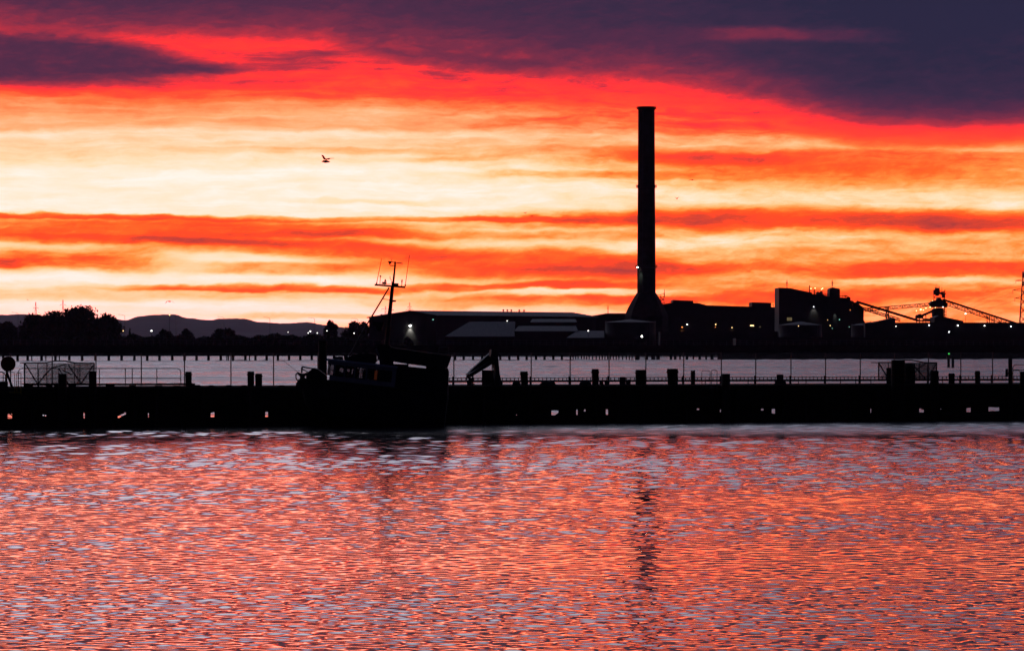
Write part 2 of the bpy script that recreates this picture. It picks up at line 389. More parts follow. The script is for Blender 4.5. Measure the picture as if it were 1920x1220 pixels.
tp = [(p.x, p.y, 2.2) for p in sh]+[(5800,21000,3),(-5800,21000,3)]
mb.hull8(bot, tp).build('shore', M['soil'], kind='structure')
GZ = 2.4

# ------------------------------------------------------------------ trees
def leaf_mesh(blobs, n, size, seed):       # leaf clumps through overlapping lobes, more of them at the rim
    r = np.random.default_rng(seed); vs = []; fs = []
    wts = np.array([b[3]*b[4]*b[5] for b in blobs])**.66; wts /= wts.sum()
    for b in r.choice(len(blobs), n, p=wts):
        cx, cy, cz, rx, ry, rz = blobs[b]
        d = r.normal(size=3); d /= np.linalg.norm(d); q = r.uniform(.05, 1)**.5*r.uniform(.86, 1.07)
        q *= 1.0 if r.uniform() < .8 else r.uniform(1.0, 1.16)
        c = np.array([cx, cy, cz])+d*q*np.array([rx, ry, rz])
        if c[2] < .2: continue
        a = r.normal(size=3); a /= np.linalg.norm(a); e = np.cross(a, r.normal(size=3)); e /= np.linalg.norm(e)
        s = size*r.uniform(.5, 1.3); o = len(vs)
        vs += [c+a*s, c+e*s*.55, c-a*s*.9, c-e*s*.6]; fs.append((o, o+1, o+2, o+3))
    return vs, fs
def tree(name, label, cat, x, D, ytop, rpx, seed, n=1500, shape='round', size=.9, group=None):
    b = P(x, HY, D); base = Vector((b.x, D, GZ-.3)); top = P(x, ytop, D).z-base.z; rr = rpx*D/F
    r = random.Random(seed); t = thing(name, label, cat, base, group)
    mb = MB(); hh = top*.55
    mb.tube([base, base+Vector((r.uniform(-.3,.3), 0, hh*.5)), base+Vector((r.uniform(-.8,.8), 0, hh))], [max(.25, rr*.06), max(.2, rr*.045), .12], 8)
    for k in range(6):
        a = k*1.05+r.random(); z0 = hh*r.uniform(.35, .85)
        mb.tube([base+Vector((0,0,z0)), base+Vector((math.cos(a)*rr*.45, math.sin(a)*rr*.45, z0+top*.15)), base+Vector((math.cos(a)*rr*.75, math.sin(a)*rr*.75, z0+top*.22))], [rr*.03+.06, .1, .05], 6)
    mb.build('trunk', M['bark'], t)
    if shape == 'round':
        bl = [(0, 0, top*.5, rr*.72, rr*.6, top*.40)]
        for k in range(11):
            a = r.uniform(0, 6.28); q = r.uniform(.3, .72); z = r.uniform(.22, .86)
            sc = math.sqrt(max(.05, 1-((z-.42)/.62)**2)); s = r.uniform(.26, .42)
            bl.append((math.cos(a)*rr*q*sc, math.sin(a)*rr*q*sc, top*min(z, 1-s*.62), rr*s, rr*s, min(rr*s, top*.22)))
        bl.append((r.uniform(-.1,.1)*rr, 0, top*.84, rr*.36, rr*.36, top*.16))
    else:
        bl = [(0, 0, top*(.1+.085*k), rr*(1-.095*k), rr*(1-.095*k), top*.1) for k in range(10)]
    vs, fs = leaf_mesh(bl, n*3, size*1.05, seed)
    mb = MB(); mb.addvf([base+Vector(tuple(v)) for v in vs], fs); mb.build('crown', M['leaf'], t, recalc=False)
    return t
TG = 'trees on the left shore'
tree('broadleaf_tree', 'largest dark round tree in the clump on the left shore', 'tree', 148, 2450, 572.5, 54, 11, 3000)
tree('broadleaf_tree', 'dark tree just left of the largest tree, under the right of two small pylons', 'tree', 104, 2440, 581.5, 44, 12, 2000)
tree('broadleaf_tree', 'broad low dark tree at the left end of the big clump', 'tree', 64, 2430, 587, 46, 13, 2000)
tree('broadleaf_tree', 'dark tree at the right end of the big clump, sloping down to the shore', 'tree', 197, 2440, 587.5, 42, 14, 1800)
tree('broadleaf_tree', 'lower dark bushy tree filling the left edge of the picture', 'tree', 12, 2430, 602, 32, 15, 1600)
tree('cypress_tree', 'small narrow pointed tree standing alone right of the big clump', 'tree', 243.5, 2430, 612, 6, 16, 700, 'cone', .55)
tree('bushy_tree', 'small round bush below the brightest hill, left one of a touching pair', 'bush', 308, 2430, 617, 18, 17, 1100)
tree('bushy_tree', 'wider round bush, right one of a touching pair below the hill', 'bush', 350, 2430, 616, 21, 18, 1300)
tree('bushy_tree', 'broad flat-topped bush standing alone between two street lamps', 'bush', 415, 2430, 615.5, 32, 19, 1700)
tree('broadleaf_tree', 'upright dark tree left of the fishing boat mast', 'tree', 619, 2430, 600, 19, 20, 1500)
tree('broadleaf_tree', 'wide dark tree right behind the slanting stay of the boat mast', 'tree', 662, 2440, 602, 34, 21, 2000)
tree('bushy_tree', 'small dark bush in front of the warehouse under its bright wall lamp', 'bush', 765, 2270, 632, 10, 22, 700)
vs = []; fs = []                            # the low scrub along the bank reads as one mass
r = np.random.default_rng(5)
for x in np.arange(-160, 760, .30):
    hy = 632+2.2*math.sin(x*.07)+1.6*math.sin(x*.19+1)+r.uniform(-1.5, 1.5)
    if 480 < x < 600: hy -= 2
    D = 2400+r.uniform(-30, 30)
    for k in range(4):
        p = P(x, r.uniform(hy, 654) if k else hy+r.uniform(0, 2), D); a = r.normal(size=3); a /= np.linalg.norm(a); e = np.cross(a, r.normal(size=3)); e /= np.linalg.norm(e)
        s = r.uniform(.7, 1.5); o = len(vs); c = np.array(p); vs += [c+a*s, c+e*s*.7, c-a*s, c-e*s*.7]; fs.append((o, o+1, o+2, o+3))
MB().addvf([tuple(v) for v in vs], fs).build('shore_scrub', M['leaf'], recalc=False, kind='stuff')
MB().outline([(-500,656),(-500,636),(200,635),(480,634),(740,634),(1100,636),(1160,656)], 2380, 12).build('embankment', M['soil'], kind='structure')

# ------------------------------------------------------------------ street lamps and lit masts of the far shore
def street_lamp(x, ytop, D, label, mirrored=False):
    p = P(x, ytop, D); z0 = GZ-.3; t = thing('street_lamp', label, 'street lamp', (p.x, D, z0), 'street lamps along the far road')
    MB().tube([(p.x, D, z0), (p.x, D, p.z-.3)], [.17, .10], 8).build('pole', M['galv'], t)
    q = P(x-9, ytop-1.5, D)
    MB().tube([(p.x, D, p.z-.3), (p.x-.8, D, p.z+.15), (q.x, D, q.z)], [.10, .08, .06], 6).build('arm', M['galv'], t)
    MB().hull8([(q.x-1.1, D-.22, q.z-.02), (q.x+.1, D-.22, q.z-.1), (q.x+.1, D+.22, q.z-.1), (q.x-1.1, D+.22, q.z-.02)],
               [(q.x-1.0, D-.12, q.z+.14), (q.x, D-.15, q.z+.1), (q.x, D+.15, q.z+.1), (q.x-1.0, D+.12, q.z+.14)]).build('lamp_head', M['galv'], t)
for x, y, lb in ((34,587,'unlit street lamp left of the big tree clump, against the hill at the left edge'),
    (234,591,'unlit street lamp just right of the big tree clump'),
    (330,592,'unlit street lamp in front of the highest hill, by the paired bushes'),
    (420,595,'unlit street lamp rising behind the lone flat-topped bush'),
    (506,596,'unlit street lamp against the low hill midway between bushes and boat mast'),
    (590,597,'unlit street lamp next to the upright tree left of the boat mast'),
    (671,598.5,'unlit street lamp sticking out of the wide tree behind the mast stay')):
    street_lamp(x, y, 2405, lb)
def lit_mast(x, y, D, kind, label, rpx=1.3, ground=None, name='lamp_post', cat='lamp', pole=True, group=None):
    p = P(x, y, D); z0 = GZ-.3 if ground is None else ground
    t = thing(name, label, cat, (p.x, D, z0), group)
    MB().tube([(p.x, D+.35, z0), (p.x, D+.35, p.z+.2)], [.14, .09], 8).build('pole', M['steel'], t)
    MB().hull8([(p.x-.5, D-.1, p.z+.3), (p.x+.5, D-.1, p.z+.3), (p.x+.5, D+.5, p.z+.3), (p.x-.5, D+.5, p.z+.3)], [(p.x-.3, D, p.z+.55), (p.x+.3, D, p.z+.55), (p.x+.3, D+.5, p.z+.55), (p.x-.3, D+.5, p.z+.55)]).build('hood', M['steel'], t)
    MB().ball((p.x, D, p.z), rpx*.75*D/F, sc=(1, .7, .8)).build('lamp', E[kind], t, smooth=True)
    return t
LG = 'lit lamps on the far shore'
for x, y, k, lb, r_ in ((231,620,'warm','small orange lamp at the foot of the street lamp right of the tree clump',1.1),
    (284,620,'white','bright white lamp below the hill between cypress and paired bushes',1.9),
    (73,588,'warm','small yellow lamp showing at the top of the tree clump, above its left tree',1.1),
    (318,590.5,'warm','yellow lamp on the crest of the highest hill beside a street lamp',1.3),
    (582,621,'white','brightest of three white lamps clustered left of the upright tree',1.6),
    (578,624,'white','smaller left lamp of the three-lamp cluster by the upright tree',1.1),
    (595,624,'white','right lamp of the three-lamp cluster by the upright tree',1.1),
    (613,620,'white','small white lamp in front of the upright tree',1.0),
    (664,624.5,'white','white lamp low in front of the wide tree behind the boat stay',1.2),
    (699.5,618.5,'white','white lamp seen between the mast stay and the box on the boat mast',1.3),
    (718.5,623.5,'warm','warm lamp close against the boat mast, lower right of the mast box',1.2),
    (540,622.5,'white','faint white lamp on the shore between two street lamps',.7)):
    lit_mast(x, y, 2385, k, lb, r_, group=LG)

# ------------------------------------------------------------------ transmission towers
def pylon(x, ytop, ybase, D, wb, arms, label, name='transmission_tower', th=.28):
    b = P(x, ybase, D); tz = P(x, ytop, D).z; z0 = GZ; t = thing(name, label, 'power pylon', (b.x, D, z0)); hw = wb*D/F/2
    wid = lambda z: max(.45, hw*(1-(z-z0)/(tz-z0))**.8)
    mb = MB(); N = 9; zs = [z0+(tz-z0)*i/N for i in range(N+1)]
    for i in range(N):
        a, c = wid(zs[i]), wid(zs[i+1])
        cs = [(-1,-1),(1,-1),(1,1),(-1,1)]
        for j in range(4):
            s0, s1 = cs[j], cs[(j+1) % 4]
            mb.bar((b.x+s0[0]*a, D+s0[1]*a, zs[i]), (b.x+s0[0]*c, D+s0[1]*c, zs[i+1]), th)
            mb.bar((b.x+s0[0]*a, D+s0[1]*a, zs[i]), (b.x+s1[0]*c, D+s1[1]*c, zs[i+1]), th*.6)
            mb.bar((b.x+s1[0]*a, D+s1[1]*a, zs[i]), (b.x+s0[0]*c, D+s0[1]*c, zs[i+1]), th*.6)
            mb.bar((b.x+s0[0]*c, D+s0[1]*c, zs[i+1]), (b.x+s1[0]*c, D+s1[1]*c, zs[i+1]), th*.5)
    mb.build('lattice_body', M['galv'], t)
    for ya, half in arms:
        z = P(x, ya, D).z; a = half*D/F; w = wid(z)
        for s in (-1, 1):
            m2 = MB()
            m2.bar((b.x+s*w, D, z+a*.16), (b.x+s*a, D, z), th*.8); m2.bar((b.x+s*w, D, z-.4), (b.x+s*a, D, z), th*.8)
            m2.bar((b.x+s*a*.55, D, z+a*.09), (b.x+s*a*.5, D, z-.2), th*.5); m2.bar((b.x+s*a, D, z), (b.x+s*a*.97, D, z-1.8-a*.1), th*.5)
            m2.build('cross_arm', M['galv'], t)
    return t
pylon(67, 566, 640, 5200, 9, [(577,5)], 'faint small pylon above the left tree of the clump')
pylon(118, 562, 640, 5000, 9, [(571,5.5)], 'faint small pylon above the trees, the taller of the left pair')
pylon(723, 574, 640, 4600, 12, [(579,8),(590,11),(602,9)], 'reddish pylon framed between the boat mast and its slanting stay'); 
pylon(768, 567, 640, 4800, 12, [(575,4),(580.5,7)], 'reddish pylon sticking up over the warehouse gable right of the mast')
pylon(1140, 573, 640, 4800, 5, [(578,2)], 'narrow faint lattice mast over the shed roof left of the tall chimney', 'lattice_mast', .3)
pylon(1475.5, 525, 640, 4600, 6, [(530,2)], 'narrow faint lattice mast behind the left end of the tall plant block', 'lattice_mast', .3)
pylon(1560.5, 525, 640, 4600, 6, [(530,2)], 'narrow faint lattice mast behind the rooftop box of the plant', 'lattice_mast', .3)
pylon(1918.5, 509, 640, 3000, 18, [(526,14),(544,20),(559,16)], 'large pylon cut by the right edge of the picture', th=.5)
for k, (x0, y0) in enumerate(((1905,528),(1899,545),(1904,560))):
    a = P(x0, y0+3, 3000); c = P(1600-40*k, 640, 4300); pts = []
    for i in range(25):
        u = i/24; p = a.lerp(c, u); p.z -= 26*4*u*(1-u)*.25; pts.append(p)
    MB().tube(pts, .055, 4).build('power_line', M['steel'], loc=a, label='thin power line hanging from the %s arm of the large right pylon' % ('top','middle','lowest')[k], category='power line', group='power lines at the right')

# ------------------------------------------------------------------ works on the far shore
def building(name, label, cat, x, D): 
    return thing(name, label, cat, (P(x, HY, D).x, D, GZ-.4))
def wall_lamp(parent, x, y, D, kind, rpx=1.2, name='wall_lamp'):
    p = P(x, y, D-1.2); rr = rpx*D/F*.75
    f = MB().box(p.x-rr*.9, p.x+rr*.9, D-1.3, D+.2, p.z+rr*.75, p.z+rr*.75+.35).build(name, M['steel'], parent)
    MB().ball(p, rr, sc=(1, .6, .8)).build('lamp', E[kind], f, smooth=True)
# warehouse: gable towards us, long side running off to the right
t = building('warehouse', 'long dark gabled warehouse with a bright wall lamp, right of the boat mast', 'warehouse', 760, 2300)
A = [P(692,660,2300), P(818,660,2300)]; zt = lambda y: P(0,y,2300).z
dv = P(1106,660,2430)-P(805,660,2300); dv.z = 0
for v in A: v.z = GZ-.4
e0 = Vector((A[0].x, 2300, zt(596))); e1 = Vector((A[1].x, 2300, zt(592.5))); rd = Vector((P(770,0,2300).x, 2300, zt(584.2)))
MB().prism([A[0], A[1], e1, rd, e0], dv).build('wall', M['clad'], t)
up = Vector((0,0,.35)); n = (e1-rd).normalized()
ov = -dv.normalized()*.8
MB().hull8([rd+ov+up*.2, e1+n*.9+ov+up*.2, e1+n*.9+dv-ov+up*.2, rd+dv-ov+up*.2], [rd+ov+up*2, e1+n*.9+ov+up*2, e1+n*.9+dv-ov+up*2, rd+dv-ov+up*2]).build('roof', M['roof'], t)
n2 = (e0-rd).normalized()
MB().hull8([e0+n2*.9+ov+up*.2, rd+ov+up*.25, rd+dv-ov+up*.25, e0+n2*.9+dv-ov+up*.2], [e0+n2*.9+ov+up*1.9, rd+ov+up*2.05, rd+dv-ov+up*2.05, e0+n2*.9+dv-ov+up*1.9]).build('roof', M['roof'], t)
for u in (.56,.585,.61,.66,.69):
    c = rd+dv*u; MB().lathe(c+Vector((0,0,.5)), [(.3,0),(.3,.7),(.75,.8),(.6,1.3),(.1,1.6)], 10).build('roof_vent', M['galv'], t)
for x in (738, 800): 
    p = P(x, 640, 2300); MB().box(p.x-4, p.x+4, 2299.8, 2300.3, GZ-.3, GZ+6).build('roller_door', M['steel'], t)
wall_lamp(t, 769, 610.5, 2300, 'bright', 2.6)
wall_lamp(t, 812, 599, 2300, 'teal', 1.1)
def spot(x, y, D, off, energy, color, ang, aim, blend=.6, parent=None):
    l = bpy.data.lights.new('lamp_light', 'SPOT'); l.energy = energy; l.color = color; l.spot_size = R(ang); l.spot_blend = blend; l.shadow_soft_size = .3
    o = bpy.data.objects.new('lamp_light', l); col.objects.link(o); p = P(x, y, D); p.y -= off; o.location = p
    o.rotation_euler = Vector(aim).to_track_quat('-Z', 'Y').to_euler(); return o
spot(769, 612.5, 2300, 1.5, 5000, (1,.95,.78), 80, (0, .42, -1), 1.0)
# low sheds in front of it, their roofs tilted towards the water
def shed(label, xf, yf, xr, yr, D, dr, name='shed'):
    t = building(name, label, 'shed', (xf[0]+xf[1])/2, D)
    f0, f1 = P(xf[0], yf, D), P(xf[1], yf, D); r0, r1 = P(xr[0], yr, D+dr), P(xr[1], yr, D+dr)
    b0, b1 = Vector((f0.x, D, GZ-.4)), Vector((f1.x, D, GZ-.4)); c0, c1 = Vector((r0.x, D+dr, GZ-.4)), Vector((r1.x, D+dr, GZ-.4))
    MB().hull8([b0, b1, c1, c0], [f0, f1, r1, r0]).build('wall', M['clad'], t)
    u = Vector((0,0,.06)); w = Vector((0,0,.35)); o = Vector((0,-.8,-.2))
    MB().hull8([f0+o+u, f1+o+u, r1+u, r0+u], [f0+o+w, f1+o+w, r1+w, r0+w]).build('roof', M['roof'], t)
    p = P((xf[0]+xf[1])/2, 640, D); MB().box(p.x-3, p.x+3, D-.15, D+.2, GZ-.3, GZ+4.5).build('roller_door', M['steel'], t)
    return t
s1_ = shed('low shed with a wide pale roof sloping to the water, left one before the warehouse', (834,965), 631, (880,966), 604, 2240, 36)
wall_lamp(s1_, 951, 601.5, 2275, 'white', 1.0)
shed('shed with a long narrow pale roof band in the middle of the works', (964,1084), 621, (972,1080), 612, 2250, 16)
shed('upper shed with a thin pale roof strip, just under the warehouse roof', (994,1082), 604.3, (998,1079), 599, 2290, 12)
shed('small shed with a slanting pale roof next to the lamp post left of the tank', (1062,1133), 633.5, (1082,1133), 621, 2230, 22)
lit_mast(1103, 620, 2222, 'white', 'white lamp on a post in front of the small slanting-roofed shed', 1.4)
# storage tanks with shallow cone roofs
def tank(x, half, yapex, yeave, D, label):
    p = P(x, yeave, D); rr = half*D/F; t = thing('storage_tank', label, 'storage tank', (p.x, D, GZ-.4)); h0 = p.z-GZ+.4
    c = (p.x, D, GZ-.4); za = P(x, yapex, D).z-GZ+.4
    MB().lathe(c, [(rr, 0), (rr, h0*.33), (rr*1.004, h0*.335), (rr*1.004, h0*.66), (rr, h0*.665), (rr, h0)], 40).build('shell', M['clad'], t, smooth=True)
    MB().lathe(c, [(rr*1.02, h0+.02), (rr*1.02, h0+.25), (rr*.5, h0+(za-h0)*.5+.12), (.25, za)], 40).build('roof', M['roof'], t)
    a = Vector(c)+Vector((rr*.75, -rr*.72, 0)); MB().tube([a, a+Vector((0,0,h0))], .12, 6).build('pipe', M['galv'], t)
    m2 = MB()
    for k in range(40):
        aa = 2*math.pi*k/40; m2.tube([Vector(c)+Vector((rr*math.cos(aa), rr*math.sin(aa), h0+.2)), Vector(c)+Vector((rr*math.cos(aa), rr*math.sin(aa), h0+1.2))], .04, 4)
    m2.build('railing', M['galv'], t)
    return t
tank(1182, 47, 598.3, 604.8, 2250, 'wide squat storage tank with a pale cone roof at the foot of the tall chimney')
tank(1501, 40, 602.5, 610, 2230, 'pale cone-roofed storage tank below the tall plant block, with a lamp at its eave')
tank(1632, 36, 603.2, 610.3, 2230, 'cone-roofed storage tank under the left end of the conveyors')
lit_mast(1203.5, 630.3, 2215, 'bright', 'very bright white floodlight low in front of the tank by the tall chimney', 2.0, name='floodlight', cat='floodlight')
# chimney
D = 2400; c = P(1212, HY, D); cz = lambda y: P(0, y, D).z-GZ+.4; k = D/F
t = thing('chimney', 'very tall dark concrete chimney with a flared foot, three gangway rings and a lamp', 'chimney', (c.x, D, GZ-.4)); c0 = (c.x, D, GZ-.4)
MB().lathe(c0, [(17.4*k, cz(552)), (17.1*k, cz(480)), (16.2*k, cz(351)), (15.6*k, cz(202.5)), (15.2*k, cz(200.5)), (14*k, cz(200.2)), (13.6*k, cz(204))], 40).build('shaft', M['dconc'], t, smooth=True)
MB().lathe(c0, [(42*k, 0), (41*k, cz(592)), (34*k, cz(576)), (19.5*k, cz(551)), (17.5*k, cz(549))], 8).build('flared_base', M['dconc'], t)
for y, r0 in ((204.5,15.7),(351,16.3),(501,17.2)):
    m2 = MB(); z = cz(y); rr = (r0+2.9)*k
    m2.lathe(c0, [(r0*k, z-.5), (rr, z-.25), (rr, z+.1), (r0*k, z+.1)], 32)
    for j in range(24):
        a = 2*math.pi*j/24; q = Vector(c0)+Vector((rr*math.cos(a), rr*math.sin(a), z)); m2.bar(q, q+Vector((0,0,1.3)), .13)
    for zz in (.7, 1.3): m2.lathe(c0, [(rr-.07, z+zz-.06), (rr+.07, z+zz-.06), (rr+.07, z+zz+.06), (rr-.07, z+zz+.06), (rr-.07, z+zz-.06)], 32)
    m2.build('gangway', M['steel'], t)
m2 = MB(); m2.tube([Vector(c0)+Vector((-2.5, -5.6, cz(549))), Vector(c0)+Vector((-2.3, -4.9, cz(203)))], .2, 6).build('ladder', M['steel'], t)
m2 = MB()                                   # stair landing on the right shoulder
for a, b in (((1232,553),(1246,551)),((1233,556.5),(1247,556.5)),((1235,561),(1245,561.5)),((1236,568),(1247,568)),((1245,548),(1245,569)),((1239,552),(1239,569)),((1236,556),(1244,561)),((1237,567),(1245,560)),((1246,542),(1246,556))):
    m2.bar(P(*a, D-4), P(*b, D-4), .3)
m2.build('stair_landing', M['steel'], t)
wall_lamp(t, 1195.3, 501.4, D-3, 'bright', 1.5)
spot(1195.6, 502.5, D-3, 4.5, 1500, (.8,1,.82), 45, (.35, .6, -1), 1.0)
# main hall right of the chimney, with two roof monitors
t = building('processing_hall', 'long low dark hall with two raised roof boxes right of the tall chimney', 'factory hall', 1340, 2470)
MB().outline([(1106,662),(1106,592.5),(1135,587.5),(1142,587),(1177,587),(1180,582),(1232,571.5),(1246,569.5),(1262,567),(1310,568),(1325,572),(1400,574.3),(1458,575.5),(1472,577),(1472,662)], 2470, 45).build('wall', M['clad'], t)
MB().outline([(1262,568),(1262,562.2),(1300,563.6),(1300,568.5)], 2474, 30).build('roof_monitor', M['clad'], t)
MB().outline([(1410,575),(1410,566.3),(1446,567.4),(1446,576)], 2474, 30).build('roof_monitor', M['clad'], t)
m2 = MB()
for a, b in (((1300,565),(1307,566.5)),((1303,563.5),(1303,568)),((1307,564.5),(1307,568)),((1255,566),(1262,565)),((1402,571),(1410,570)),((1404,568.5),(1404,574)),((1407,568),(1407,574)),((1446,571),(1455,573)),((1450,570),(1450,575))): m2.bar(P(*a, 2480), P(*b, 2480), .25)
m2.build('railing', M['steel'], t)
for x, y, kd, rr in ((1279,613.2,'orange',1.5),(1288.5,608,'white',1.5),(1341.5,613,'orange',.8),(1342,608,'warm',1.3),(1372.5,614,'warm',1.0)): wall_lamp(t, x, y, 2470, kd, rr)
spot(1279, 615, 2470, 2.4, 900, (1,.35,.08), 80, (0,.5,-1)); spot(1372.5, 615, 2470, 2.4, 500, (1,.7,.35), 80, (0,.5,-1))
for x, w, y in ((1410,4,610.3),(1425,2,612.5)):
    a, b = P(x-w, y+1.2, 2470), P(x+w, y-1.2, 2470); f = MB().box(a.x, b.x, 2469.5, 2470.2, a.z, b.z).build('window', M['steel'], t)
    MB().box(a.x+.2, b.x-.2, 2469.3, 2469.49, a.z+.15, b.z-.15).build('pane', E['warm' if w == 4 else 'dimwin'], f)
# tall plant block
D = 2320
t = building('plant_block', 'tall windowless plant block with a sloping roof, rooftop box and thin stacks', 'factory block', 1530, D)
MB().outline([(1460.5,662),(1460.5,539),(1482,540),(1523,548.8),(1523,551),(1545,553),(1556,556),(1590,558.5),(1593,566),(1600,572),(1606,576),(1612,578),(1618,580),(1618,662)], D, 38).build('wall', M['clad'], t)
MB().outline([(1555.5,557),(1555.5,542),(1559,539),(1563,538.8),(1575,541.3),(1575,558)], D+3, 18).build('rooftop_box', M['clad'], t)
for x, y0, y1, w in ((1518,535,550,2.0),(1526.5,543,552,2.2),(1526.5,539,544,1.0)): 
    MB().tube([P(x, y1, D+4), P(x, y0, D+4)], w/2*D/F, 10).build('stack', M['steel'], t)
m2 = MB()
for i in range(9): m2.bar(P(1530+3*i, 547.5+.5*i, D+2), P(1530+3*i, 555, D+2), .2)
m2.bar(P(1528,547.3,D+2), P(1555,551.5,D+2), .2); m2.bar(P(1528,549.5,D+2), P(1555,553.5,D+2), .2)
m2.bar(P(1575,555,D+2), P(1590,555,D+2), .45); m2.bar(P(1580,552.5,D+2), P(1580,558,D+2), .2); m2.bar(P(1584,552,D+2), P(1584,558,D+2), .25); m2.bar(P(1586,553,D+2), P(1586,558,D+2), .5)
m2.build('railing', M['steel'], t)
m2 = MB(); m2.outline([(1531,553),(1532,549.5),(1536,549),(1537,548),(1541,548.6),(1543,551),(1545,553.5)], D+6, 6); m2.ball(P(1533.5,549.5,D+8), 1.0); m2.ball(P(1539.5,549,D+8), 1.1); m2.build('roof_plant', M['steel'], t)
m2 = MB()                                   # pipework on the falling right flank
for a, b, w in (((1588,557),(1602,572),.7),((1590,562),(1612,581),.5),((1596,566),(1606,570),.9),((1600,565),(1600,578),.5),((1604,566),(1607,578),.5),((1594,564),(1594,575),.8),((1608,570),(1618,578),.6),((1612,574),(1612,590),.5)): m2.bar(P(*a, D-2), P(*b, D-2), w)
for x, y, r_ in ((1597,567,1.2),(1603,571,1.4),(1609,575,1.2),(1591,560,1.3)): m2.ball(P(x, y, D-1), r_)
m2.build('pipework', M['rust'], t)
m2 = MB(); m2.outline([(1600,662),(1600,576),(1604,567),(1609,568),(1613,572),(1620,577),(1619.5,600),(1622,604),(1622,662)], D+4, 14).build('hopper_house', M['clad'], t)
wall_lamp(t, 1525.7, 575, D, 'cool', 1.1); spot(1525.7, 576.5, D, 2.2, 500, (1,.95,.8), 75, (0,.7,-1)); spot(1565, 583, D, 1.6, 900, (.85,1,.85), 40, (.05,.45,-1), 1.0)
wall_lamp(t, 1574, 599, D, 'teal', 1.0); wall_lamp(t, 1594, 581, D-3, 'orange', .8); wall_lamp(t, 1556.7, 610, D-2, 'warm', .9); wall_lamp(t, 1560.5, 615.3, D-2, 'teal', .6); wall_lamp(t, 1592.5, 612.7, D-2, 'teal', .7)
wall_lamp(t, 1552, 600, D, 'warm', .55)
for x, y in ((1520.5,541),(1528.3,540.2),(1540.3,542),(1542.5,540.6)):
    p = P(x, y, D+1); f = MB().bar((p.x, p.y+.3, p.z-5), p+Vector((0,.3,.2)), .16).build('lamp_stalk', M['steel'], t); MB().ball(p, .3).build('lamp', E['warm'], f)
f = MB().box(P(1475,0,D).x, P(1485,0,D).x, D-.6, D+.2, P(0,601.5,D).z, P(0,594.5,D).z).build('window', M['steel'], t)
for i in range(4):
    a, b = P(1475.6+2.4*i, 601, D), P(1477.4+2.4*i, 595, D); MB().box(a.x, b.x, D-.85, D-.61, a.z, b.z).build('pane', E['dimwin'], f)
lit_mast(1497, 611, 2180, 'warm', 'small warm lamp at the eave of the tank below the tall plant block', .9)
lit_mast(1584.5, 638, 2100, 'white', 'white lamp low on the quay below the plant block', 1.4)
# conveyors
def conveyor(label, a, b, D, th, drop=None, posts=(), lattice=True):
    a3, b3 = P(*a, D), P(*b, D); t = thing('conveyor', label, 'conveyor', (a3.x, D, GZ-.4), 'conveyors of the works'); k = D/F
    MB().bar(a3, b3, 3.2, th*k).build('gallery', M['steel'], t)
    if drop:
        m2 = MB(); N = int((b3-a3).length/4.2); dz = Vector((0,0,-drop*k))
        for yy in (-1.5, 1.5):
            o = Vector((0,yy,0)); m2.bar(a3+dz+o, b3+dz+o, .45); m2.bar(a3+o+dz*.55, b3+o+dz*.55, .2)
            for i in range(N):
                p, q = a3.lerp(b3, i/N)+o, a3.lerp(b3, (i+1)/N)+o
                m2.bar(p, p+dz, .2); m2.bar(p if i % 2 else p+dz, q+dz if i % 2 else q, .2)
        m2.build('truss', M['steel'], t)
    for x, y0 in posts: 
        p = P(x, y0, D); m2 = MB()
        for sx in (-.7, .7): m2.bar((p.x+sx, D, p.z), (p.x+sx*1.3, D, GZ-.4), .5)
        for i in range(4): m2.bar((p.x-.8, D, p.z-3*i), (p.x+.8, D, p.z-3*i-3), .25)
        m2.build('support', M['steel'], t)
    return t
conveyor('dark inclined conveyor falling rightwards from the plant block to the sheds', (1606,565.5), (1722,601), 2290, 4.2, None, ((1664,583),))
conveyor('thin latticed conveyor below the dark one, descending right from the plant block', (1618,576), (1688,597.5), 2300, 1.4, 4.5)
conveyor('nearly level latticed conveyor bridge running left from the transfer tower', (1622,578), (1748,567.8), 2310, 1.6, 5.2, ((1663.5,574),))
conveyor('long latticed conveyor sloping down right from the transfer tower', (1768,561.5), (1905,606), 2300, 3.4, 8.0, ((1853,592),(1862,597)))
conveyor('short thick conveyor rising right into the base of the transfer tower', (1722,594.5), (1752,581.5), 2295, 4.2)
# transfer tower
D = 2305
t = building('transfer_tower', 'lattice transfer tower with a box on top where the conveyors meet', 'conveyor tower', 1762, D)
m2 = MB(); pf = [(1750.5,1772)]; Dd = 6
for y0, y1 in ((539,548),(548,558),(558,566),(575,585),(585,596),(596,612),(612,662)):
    for dd in (0, Dd):
        for x in (1751, 1771.5): m2.bar(P(x, y0 if y0 > 540 else y0+4, D+dd), P(x, y1, D+dd), .42)
        m2.bar(P(1751, y1, D+dd), P(1771.5, y1, D+dd), .3); m2.bar(P(1751, y1, D+dd), P(1761, max(y0,545), D+dd), .26); m2.bar(P(1771.5, y1, D+dd), P(1761, max(y0,545), D+dd), .26)
m2.build('frame', M['steel'], t)
MB().outline([(1754,552),(1751,552),(1751,544),(1754,543),(1754,539.2),(1762,539.6),(1762,551),(1759.5,554.5),(1757,554.5)], D+1, 4).build('head_box', M['clad'], t)
MB().outline([(1762.5,551),(1762.5,548),(1769,547.2),(1770,549.5),(1774,550.5),(1774,551.6),(1772,552),(1771,558),(1767.5,558.5),(1766.5,552)], D+1, 4).build('service_platform', M['steel'], t)
MB().outline([(1743,569),(1747.5,564.5),(1757,562.5),(1759,558.5),(1761.6,557.3),(1764.5,559.5),(1766,561.5),(1771,562),(1777,570),(1776.5,576),(1748.5,576)], D-1, 9).build('transfer_house', M['clad'], t)
MB().outline([(1749,593),(1749,580),(1754,577),(1768,577),(1769.5,580),(1769.5,594)], D+.5, 7).build('drive_house', M['clad'], t)
